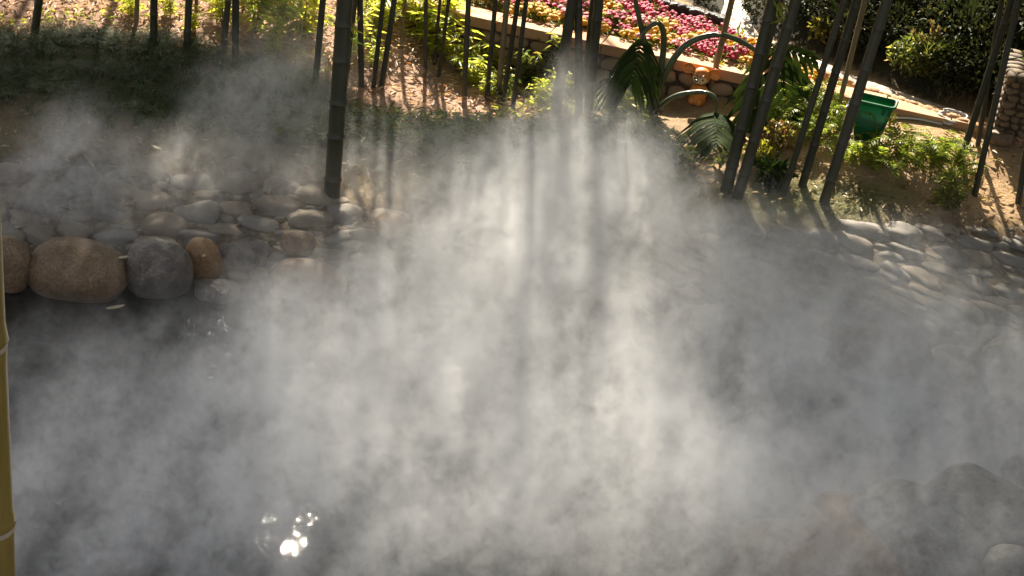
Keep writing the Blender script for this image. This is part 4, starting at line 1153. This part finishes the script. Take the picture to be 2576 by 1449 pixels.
for ix in range(-12, 26):
    for iy in range(0, 26):
        x = ix * step + (0.5 * step if iy % 2 else 0) + R.uniform(-.025, .025); y = wall_y(x) + 0.24 + iy * step * 0.9 + R.uniform(-.025, .025)
        z = T(x, y)
        px, py = proj((x, y, z + 0.06))
        if not in_poly(px, py, bed_poly)[0]: continue
        if in_poly(px, py, crim_poly)[0]: c = 'crimson'
        else:
            b = iy + 1.5 * mnoise.noise(Vector((x * 2, y * 2, 0)))
            u = R.random()
            if px[0] > 1990: c = 'yellow' if u < 0.7 else 'pink'
            elif b < 2: c = 'yellow' if u < 0.45 else 'pink' if u < 0.65 else 'crimson'
            elif b < 4.5: c = 'crimson' if u < 0.55 else 'pink' if u < 0.68 else 'yellow'
            elif b < 7.5: c = 'yellow' if u < 0.75 else 'crimson'
            else: c = 'crimson' if u < 0.92 else 'yellow'
        if px[0] > 2000 and R.random() < 0.45: continue
        q = R.uniform(0.85, 1.15)
        o = link('chrysanthemum', FLM[c][R.randrange(4)], None, (x, y, z), (0, 0, R.uniform(-.5, .5)), (q, q, q))
        tag(o, LBL[c], 'flower', c + ' chrysanthemums in the bed'); nflo += 1
print('flowers', nflo)
pk = empty('flower', ground(2206, 243), 'single round pink flower lying on the sand above the wall coping', 'flower')
mb = MB(); mb.ell((0, 0, 0.03), (0.032, 0.032, 0.03), n=12, k=8, nz=0.3, seed=2); mb.build('bloom', M['bloom_pink'], pk)
lf = leaf_mesh('leaf', [(0, 0, 0.01), (0, 0, 0.01)], [(-1, 0, 0.8), (1, -.3, 0.1)], [(0, 0, 1), (0, 0, 1)], 0.05, 0.02, M['mid_leaf']); link('leaf', lf, pk)
# flowers in the planter
for k, (u, v_) in enumerate([(0.22, 0.25), (0.38, 0.22), (0.30, 0.40), (0.5, 0.3)]):
    q = pc + pd * u + pn * v_ + np.array([0, 0, 0.40])
    o = link('chrysanthemum', FLM['pink' if k % 2 else 'crimson'][k], None, q, (0, 0, k), (1.5, 1.5, 1.6))
    tag(o, ('pale pink' if k % 2 else 'crimson') + ' chrysanthemum plant growing in the cobble planter', 'flower', ('pale pink' if k % 2 else 'crimson') + ' flowers in the planter')

# ------------------------------------------------------------------ bucket
bg = ground(2180, 347)
bk = empty('bucket', bg, 'green translucent plastic bucket with white handle on the sandy soil', 'bucket', None, -0.30)
def rrect(hx, hy, r, z, n=6):
    out_ = []
    for cx, cy_, a0 in ((hx - r, hy - r, 0), (-hx + r, hy - r, 90), (-hx + r, -hy + r, 180), (hx - r, -hy + r, 270)):
        for i in range(n):
            a = math.radians(a0 + 90 * i / (n - 1)); out_.append((cx + r * math.cos(a), cy_ + r * math.sin(a), z))
    return out_
def loft(mb, loops, m=0, close=None):
    v = [q for l in loops for q in l]; n = len(loops[0]); f = []
    for i in range(len(loops) - 1):
        for j in range(n): f.append((i * n + j, i * n + (j + 1) % n, (i + 1) * n + (j + 1) % n, (i + 1) * n + j))
    if close == 'bottom': f.append(tuple(range(n))[::-1])
    mb.add(v, f, m)
mb = MB()
loft(mb, [rrect(0.098, 0.06, 0.03, 0.0), rrect(0.106, 0.064, 0.032, 0.06), rrect(0.145, 0.086, 0.035, 0.30), rrect(0.142, 0.083, 0.034, 0.30), rrect(0.095, 0.057, 0.03, 0.006)], close='bottom')
mb.f.append(tuple(range(4 * 24, 5 * 24))); mb.m.append(0)
mb.build('body', M['green_plastic'], bk)
mb = MB(); loft(mb, [rrect(0.144, 0.085, 0.035, 0.290), rrect(0.160, 0.101, 0.04, 0.286), rrect(0.162, 0.103, 0.04, 0.304), rrect(0.143, 0.084, 0.035, 0.307), rrect(0.144, 0.085, 0.035, 0.290)])
mb.build('rim', M['green_plastic'], bk)
mb = MB(); mb.tube(spline([(-0.15, 0.05, 0.28), (-0.185, 0.05, 0.24), (-0.198, 0.0, 0.20), (-0.185, -0.05, 0.225), (-0.150, -0.06, 0.27)], 20), 0.005, 8)
mb.build('handle', M['white'], bk)
for s in (-1, 1):
    mb = MB(); mb.box((0.02 * s + 0.10, -0.081, 0.25), (0.012, 0.006, 0.022), 0); mb.build('lug', M['green_plastic'], bk, smooth=False)

# hose
hz = ground(2400, 310)
ho = empty('hose', hz, 'pale hose lying along the wall foot and coiled at its right end', 'hose')
def HG(px, py, l=0.012): return ground(px, py, l) - hz
mb = MB(); mb.tube(spline([HG(2225, 303), HG(2270, 302), (HG(2310, 305)), HG(2345, 312), HG(2368, 318)], 30), 0.0085, 8); mb.build('line', M['hose'], ho)
mb = MB()
cpts = []
for i in range(80):
    a = i / 80 * 2 * math.pi * 3.4; q = 0.07 + 0.012 * math.sin(i * 0.9)
    cpts.append((math.cos(a) * q * 1.35 - 0.02, math.sin(a) * q * 0.9, 0.02 + 0.04 * i / 80 + 0.02 * math.sin(a)))
mb.tube(cpts, 0.0085, 8); mb.build('coil', M['hose'], ho)

# ------------------------------------------------------------------ orange dog figurine
fg = ground(1752, 258); fg[1] = wall_y(fg[0]) - 0.115; fg[2] = T(fg[0], fg[1])
dog = empty('dog_figurine', fg, 'glazed orange dog figurine with big ears standing before the stone wall', 'figurine', None, -0.35)
dog.scale = (1.06, 1.06, 1.06)
mb = MB()
prof = [(0.0, 0.0), (0.062, 0.0), (0.067, 0.02), (0.064, 0.045), (0.067, 0.075), (0.068, 0.10), (0.058, 0.128), (0.042, 0.142), (0.034, 0.150)]
n = 24; v = []; f = []
for r_, z_ in prof:
    for j in range(n):
        th = 2 * math.pi * j / n
        lobe = 1 + (0.10 * max(0, math.cos(2 * (th + math.pi / 2))) * (1 if z_ < 0.05 else 0) if math.sin(th) < 0 else 0)
        v.append((r_ * math.cos(th) * lobe, r_ * math.sin(th) * 0.85 * lobe, z_))
for i in range(len(prof) - 1):
    for j in range(n): f.append((i * n + j, i * n + (j + 1) % n, (i + 1) * n + (j + 1) % n, (i + 1) * n + j))
mb.add(v, f); mb.build('body', M['orange'], dog)
mb = MB()
for s in (-1, 1): mb.ell((0.03 * s, -0.045, 0.022), (0.026, 0.028, 0.03), n=12, k=8)
mb.build('paws', M['orange'], dog)
mb = MB(); mb.tube([(0.036 * math.cos(a), 0.031 * math.sin(a), 0.152) for a in np.linspace(0, 2 * math.pi, 20)], 0.006, 6); mb.build('collar', M['blackpaint'], dog)
head = MB(); head.ell((0, 0, 0.212), (0.070, 0.062, 0.062), n=22, k=14); hd = head.build('head', M['orange'], dog)
mb = MB(); mb.ell((0, -0.022, 0.196), (0.060, 0.048, 0.044), n=20, k=12); mb.build('face', M['cream'], hd)
mb = MB(); mb.ell((-0.008, -0.068, 0.188), (0.027, 0.024, 0.020), n=14, k=10); mb.build('muzzle', M['cream'], hd)
mb = MB(); mb.ell((-0.010, -0.089, 0.196), (0.013, 0.010, 0.010), n=12, k=8); mb.build('nose', M['blackpaint'], hd)
mb = MB(); mb.tube(spline([(-0.030, -0.080, 0.176), (-0.010, -0.088, 0.172), (0.014, -0.080, 0.177)], 8), 0.0025, 5); mb.build('mouth', M['blackpaint'], hd)
for s in (-1, 1):
    mb = MB(); mb.ell((0.031 * s, -0.066, 0.205), (0.007, 0.005, 0.009), n=10, k=8); mb.build('eye', M['blackpaint'], hd)
    mb = MB(); mb.tube(spline([(0.006 * s, -0.069, 0.210), (0.014 * s, -0.0695, 0.226), (0.034 * s, -0.064, 0.236), (0.050 * s, -0.054, 0.232)], 10), 0.003, 5); mb.build('eyebrow', M['blackpaint'], hd)
    # ear: cupped sheet with thickness
    v = []; f = []; nu, nv = 8, 7
    for side in (0, 1):
        for i in range(nu + 1):
            u = i / nu
            for j in range(nv + 1):
                w = (j / nv - 0.5) * 2
                wid = (0.016 + 0.028 * math.sin(math.pi * min(0.78 * u, 1))) * (1 if u < 0.8 else math.sqrt(max(1 - ((u - 0.8) / 0.2) ** 2, 0.02)))
                x = s * (0.045 + 0.095 * u); z = 0.250 + 0.028 * math.sin(u * 2.2) - 0.020 * u + w * wid * 0.95
                y = -0.010 + 0.022 * (1 - w * w) - 0.012 * u + side * 0.006
                v.append((x, y, z - 0.012))
    m_ = (nu + 1) * (nv + 1)
    for side in (0, 1):
        for i in range(nu):
            for j in range(nv):
                a = side * m_ + i * (nv + 1) + j; q = (a, a + 1, a + nv + 2, a + nv + 1); f.append(q if side == 0 else q[::-1])
    rim_ = [i * (nv + 1) for i in range(nu + 1)] + [nu * (nv + 1) + j for j in range(1, nv + 1)] + [i * (nv + 1) + nv for i in range(nu - 1, -1, -1)] + [j for j in range(nv - 1, 0, -1)]
    for a, b in zip(rim_, rim_[1:] + rim_[:1]): f.append((a, b, b + m_, a + m_))
    mb = MB(); mb.add(v, f); mb.build('ear', M['orange'], hd)

# ------------------------------------------------------------------ single fallen leaves and sticks
def dry_leaf(px, py, L, ang, label, z=None, mat='pale_leaf', wr=0.24):
    g = at(px, py, z) if z is not None else ground(px, py, 0.03)
    v, f = [], []
    k = 8
    for i in range(k + 1):
        u = i / k; w = L * wr * 0.5 * math.sin(math.pi * min(0.04 + u * 0.96, 1)) ** 0.7 + 0.0008
        x = (u - 0.5) * L; zc = 0.012 * L * 10 * (u - 0.5) ** 2 + 0.004
        v += [(x, -w, zc + 0.003), (x, 0, zc), (x, w, zc + 0.004)]
    nb = len(v); v += [(a, b, c - 0.0012) for a, b, c in v]
    for i in range(k):
        for h in (0, 1):
            a = i * 3 + h; f.append((a, a + 1, a + 4, a + 3)); f.append((nb + a + 3, nb + a + 4, nb + a + 1, nb + a))
    o = link('fallen_leaf', mesh('fallen_leaf', v, f, M[mat]), None, g, (R.uniform(-.1, .1), R.uniform(-.1, .1), ang))
    tag(o, label, 'leaf')
dry_leaf(395, 386, 0.11, -0.5, 'pale curled leaf lying in the sun patch above the cobbles')
dry_leaf(290, 775, 0.12, 0.75, 'tan bamboo leaf floating on dark water below the boulders', z=0.006)
dry_leaf(305, 650, 0.12, 0.7, 'dull leaf lodged between the tan oval and dark round boulders', z=0.22)
dry_leaf(512, 645, 0.035, 1.3, 'tiny pale leaf stuck on the ochre boulder', z=0.25, wr=0.5)
dry_leaf(22, 592, 0.13, 0.5, 'reddish leaf among cobbles near the left edge', mat='litter')
dry_leaf(715, 641, 0.15, -0.2, 'straw coloured strip leaf on the sunlit cobbles by the trunk shadow')
dry_leaf(665, 462, 0.10, -0.4, 'narrow leaf across cobbles above the middle row')
dry_leaf(860, 425, 0.10, 0.2, 'narrow leaf on the bank right of the thickest trunk')
dry_leaf(1690, 365, 0.05, 0.9, 'small white leaf in the dark scrub under the philodendron', wr=0.5)
sg0, sg1 = ground(985, 345, 0.06), ground(1098, 420, 0.02)
mb = MB(); mb.tube([(sg0 - sg1) * (1 - t) + np.array([0, 0, 0.01 * math.sin(t * 7)]) for t in np.linspace(0, 1, 10)], [0.008 - 0.0004 * i for i in range(10)], 6)
st = mb.build('stick', M['twig'], None, sg1); tag(st, 'thin grey stick lying slantwise on the shaded bank', 'stick')

# ------------------------------------------------------------------ steam over the hot pool
m, nt, out = nodes('steam')
pv_ = nt.nodes.new('ShaderNodeVolumePrincipled')
pv_.inputs['Color'].default_value = (0.98, 0.98, 0.98, 1)
fn = noise_node(nt, 15.0, 2, 0.7, dist=0.9)
fr_ = nt.nodes.new('ShaderNodeMapRange'); fr_.inputs[1].default_value = 0.34; fr_.inputs[2].default_value = 0.66; fr_.inputs[3].default_value = 0.05; fr_.inputs[4].default_value = 2.0
nt.links.new(fn.outputs[0], fr_.inputs[0]); nt.links.new(fr_.outputs[0], pv_.inputs['Density'])
pv_.inputs['Anisotropy'].default_value = 0.35
nt.links.new(pv_.outputs[0], out.inputs['Volume'])
M['steam'] = m
SX0, SX1, SY0, SY1, SZ0, SZ1 = -3.5, 4.0, 4.3, 11.0, -0.02, 1.7
BL = [  # px, py, height, radii x y z, density
 (1400, 600, 0.45, 0.55, 0.75, 0.45, 2.3), (1430, 400, 0.65, 0.30, 0.40, 0.35, 2.0), (1440, 240, 0.85, 0.15, 0.3, 0.27, 2.3), (1600, 480, 0.5, 0.25, 0.35, 0.3, 1.1), (1080, 850, 0.4, 0.45, 0.5, 0.35, 1.0), (1180, 700, 0.40, 0.55, 0.6, 0.35, 1.8), (1250, 480, 0.45, 0.4, 0.4, 0.3, 1.0),
 (800, 950, 0.35, 0.60, 0.6, 0.40, 1.8), (640, 1240, 0.35, 0.45, 0.5, 0.40, 1.6), (1280, 1070, 0.40, 0.75, 0.65, 0.40, 1.5), (1050, 1300, 0.35, 0.6, 0.6, 0.35, 1.2), (1650, 900, 0.45, 0.7, 0.6, 0.4, 1.5), (1650, 1250, 0.4, 0.6, 0.6, 0.4, 1.2),
 (2100, 1000, 0.45, 0.7, 0.6, 0.40, 1.05), (2480, 950, 0.45, 0.7, 0.6, 0.40, 1.05), (2150, 760, 0.40, 0.6, 0.5, 0.35, 1.0), (1800, 640, 0.45, 0.5, 0.5, 0.40, 1.3), (2000, 1250, 0.4, 0.6, 0.5, 0.35, 0.8), (2400, 1200, 0.4, 0.6, 0.5, 0.3, 0.7),
 (250, 1080, 0.30, 0.5, 0.5, 0.35, 0.6), (100, 1300, 0.3, 0.5, 0.5, 0.3, 0.7), (400, 1380, 0.3, 0.4, 0.4, 0.3, 0.4), (640, 260, 0.45, 0.60, 0.45, 0.35, 0.9), (250, 390, 0.3, 0.9, 0.5, 0.28, 1.1), (650, 400, 0.40, 0.5, 0.4, 0.3, 0.7), (770, 80, 0.55, 0.5, 0.7, 0.55, 1.5), (1050, 150, 0.45, 0.7, 0.5, 0.4, 0.55), (1500, 215, 0.6, 0.25, 0.3, 0.3, 0.8),
 (1050, 420, 0.4, 0.5, 0.5, 0.3, 0.45), (120, 500, 0.28, 0.6, 0.4, 0.22, 0.75), (1600, 420, 0.45, 0.35, 0.4, 0.3, 0.7), (2300, 620, 0.35, 0.8, 0.5, 0.25, 0.3),
 (1430, 1020, 0.25, 0.25, 0.45, 0.4, -1.3), (1840, 1085, 0.25, 0.25, 0.5, 0.4, -1.2), (300, 760, 0.25, 0.4, 0.25, 0.3, -0.5), (2250, 1400, 0.75, 0.7, 0.5, 0.35, 0.55), (1900, 1400, 0.5, 0.5, 0.4, 0.35, 0.4), (300, 1050, 0.25, 1.2, 1.1, 0.35, 0.42), (1900, 1200, 0.35, 1.9, 1.1, 0.4, 0.22), (500, 500, 0.25, 1.4, 0.7, 0.3, 0.25), (410, 330, 0.35, 0.35, 0.6, 0.45, -0.55), (420, 1000, 0.3, 0.12, 0.7, 0.5, -0.5), (430, 1220, 0.3, 0.15, 0.3, 0.4, -0.5)]
ng = bpy.data.node_groups.new('steam_field', 'GeometryNodeTree')
ng.interface.new_socket('Geometry', in_out='OUTPUT', socket_type='NodeSocketGeometry')
def G(t, **k):
    n = ng.nodes.new(t)
    for a, b in k.items(): setattr(n, a, b)
    return n
def wire(a, b): ng.links.new(a, b)
def mth(op, a, b=None, c=None):
    n = G('ShaderNodeMath', operation=op)
    for i, q in enumerate((a, b, c)):
        if q is None: continue
        if isinstance(q, (int, float)): n.inputs[i].default_value = q
        else: wire(q, n.inputs[i])
    return n.outputs[0]
def vec(op, a, b, idx=0):
    n = G('ShaderNodeVectorMath', operation=op)
    for i, q in enumerate((a, b)):
        if q is None: continue
        if isinstance(q, tuple): n.inputs[i].default_value = q
        else: wire(q, n.inputs[i])
    return n.outputs[idx]
pos_n = G('GeometryNodeInputPosition').outputs[0]
def tex(vecin, scale, detail, rough=0.6):
    n = G('ShaderNodeTexNoise'); n.inputs['Scale'].default_value = scale; n.inputs['Detail'].default_value = detail; n.inputs['Roughness'].default_value = rough
    wire(vecin, n.inputs['Vector']); return n
wn_ = tex(pos_n, 1.3, 3)
warp = vec('MULTIPLY', vec('SUBTRACT', wn_.outputs['Color'], (0.5, 0.5, 0.5)), (0.9, 0.9, 0.7))
wp = vec('ADD', pos_n, warp)
total = None
for (px, py, h, rx, ry, rz, dn) in BL:
    c = at(px, py, h)
    d = vec('MULTIPLY', vec('SUBTRACT', wp, tuple(map(float, c))), (1 / rx, 1 / ry, 1 / rz))
    q = vec('DOT_PRODUCT', d, d, 1)
    e = mth('MULTIPLY', mth('EXPONENT', mth('MULTIPLY', q, -1.0)), dn)
    total = e if total is None else mth('ADD', total, e)
def drift(src, k):
    c3 = G('ShaderNodeCombineXYZ')
    for i, (ax, q) in enumerate((((0.46, 0.50, 0.735), k), ((0.84, 0.05, -0.55), 1.0), ((-0.30, 0.865, -0.40), 0.75))):
        wire(mth('MULTIPLY', vec('DOT_PRODUCT', src, ax, 1), q), c3.inputs[i])
    return c3.outputs[0]
ns = tex(drift(wp, 0.55), 4.4, 9, 0.72).outputs[0]
mr = G('ShaderNodeMapRange', interpolation_type='SMOOTHSTEP'); wire(ns, mr.inputs[0]); mr.inputs[1].default_value = 0.37; mr.inputs[2].default_value = 0.66; mr.inputs[3].default_value = 0.12; mr.inputs[4].default_value = 2.0
dens = mth('MULTIPLY', mth('MAXIMUM', mth('SUBTRACT', mth('MULTIPLY', mth('MAXIMUM', total, 0.0), mr.outputs[0]), 0.12), 0.0), 1.15)
# thin veil over everything low down
dens = mth('ADD', dens, mth('MULTIPLY', mth('MULTIPLY_ADD', ns, 0.5, -0.10), mth('MAXIMUM', mth('MULTIPLY', mth('SUBTRACT', mth('MINIMUM', total, 0.6), 0.06), 1.25), 0.0)))
sep = G('ShaderNodeSeparateXYZ'); wire(pos_n, sep.inputs[0])
for sock, lo, hi in ((sep.outputs[0], SX0, SX1), (sep.outputs[1], SY0, SY1)):
    for a, b in ((lo + 0.02, lo + 0.4), (hi - 0.02, hi - 0.4)):
        q = G('ShaderNodeMapRange', interpolation_type='SMOOTHSTEP'); wire(sock, q.inputs[0]); q.inputs[1].default_value = a; q.inputs[2].default_value = b
        dens = mth('MULTIPLY', dens, q.outputs[0])
q = G('ShaderNodeMapRange', interpolation_type='SMOOTHSTEP'); wire(sep.outputs[2], q.inputs[0]); q.inputs[1].default_value = SZ1 - 0.02; q.inputs[2].default_value = 0.9
dens = mth('MULTIPLY', dens, q.outputs[0])
dens = mth('MAXIMUM', mth('SUBTRACT', dens, 0.004), 0.0)
vc = G('GeometryNodeVolumeCube'); sm_ = G('GeometryNodeSetMaterial'); sm_.inputs['Material'].default_value = m
vc.inputs['Min'].default_value = (SX0, SY0, SZ0); vc.inputs['Max'].default_value = (SX1, SY1, SZ1)
VS = 0.034
for a, b in zip('XYZ', (SX1 - SX0, SY1 - SY0, SZ1 - SZ0)): vc.inputs['Resolution ' + a].default_value = int(b / VS)
wire(dens, vc.inputs['Density'])
go = ng.nodes.new('NodeGroupOutput')
wire(vc.outputs[0], sm_.inputs[0]); wire(sm_.outputs[0], go.inputs[0])
vol = bpy.data.volumes.new('steam'); vol.materials.append(m)
vo_ = bpy.data.objects.new('steam', vol); col.objects.link(vo_)
md = vo_.modifiers.new('field', 'NODES'); md.node_group = ng
tag(vo_, 'white steam drifting up from the hot pool', 'steam', kind='stuff')
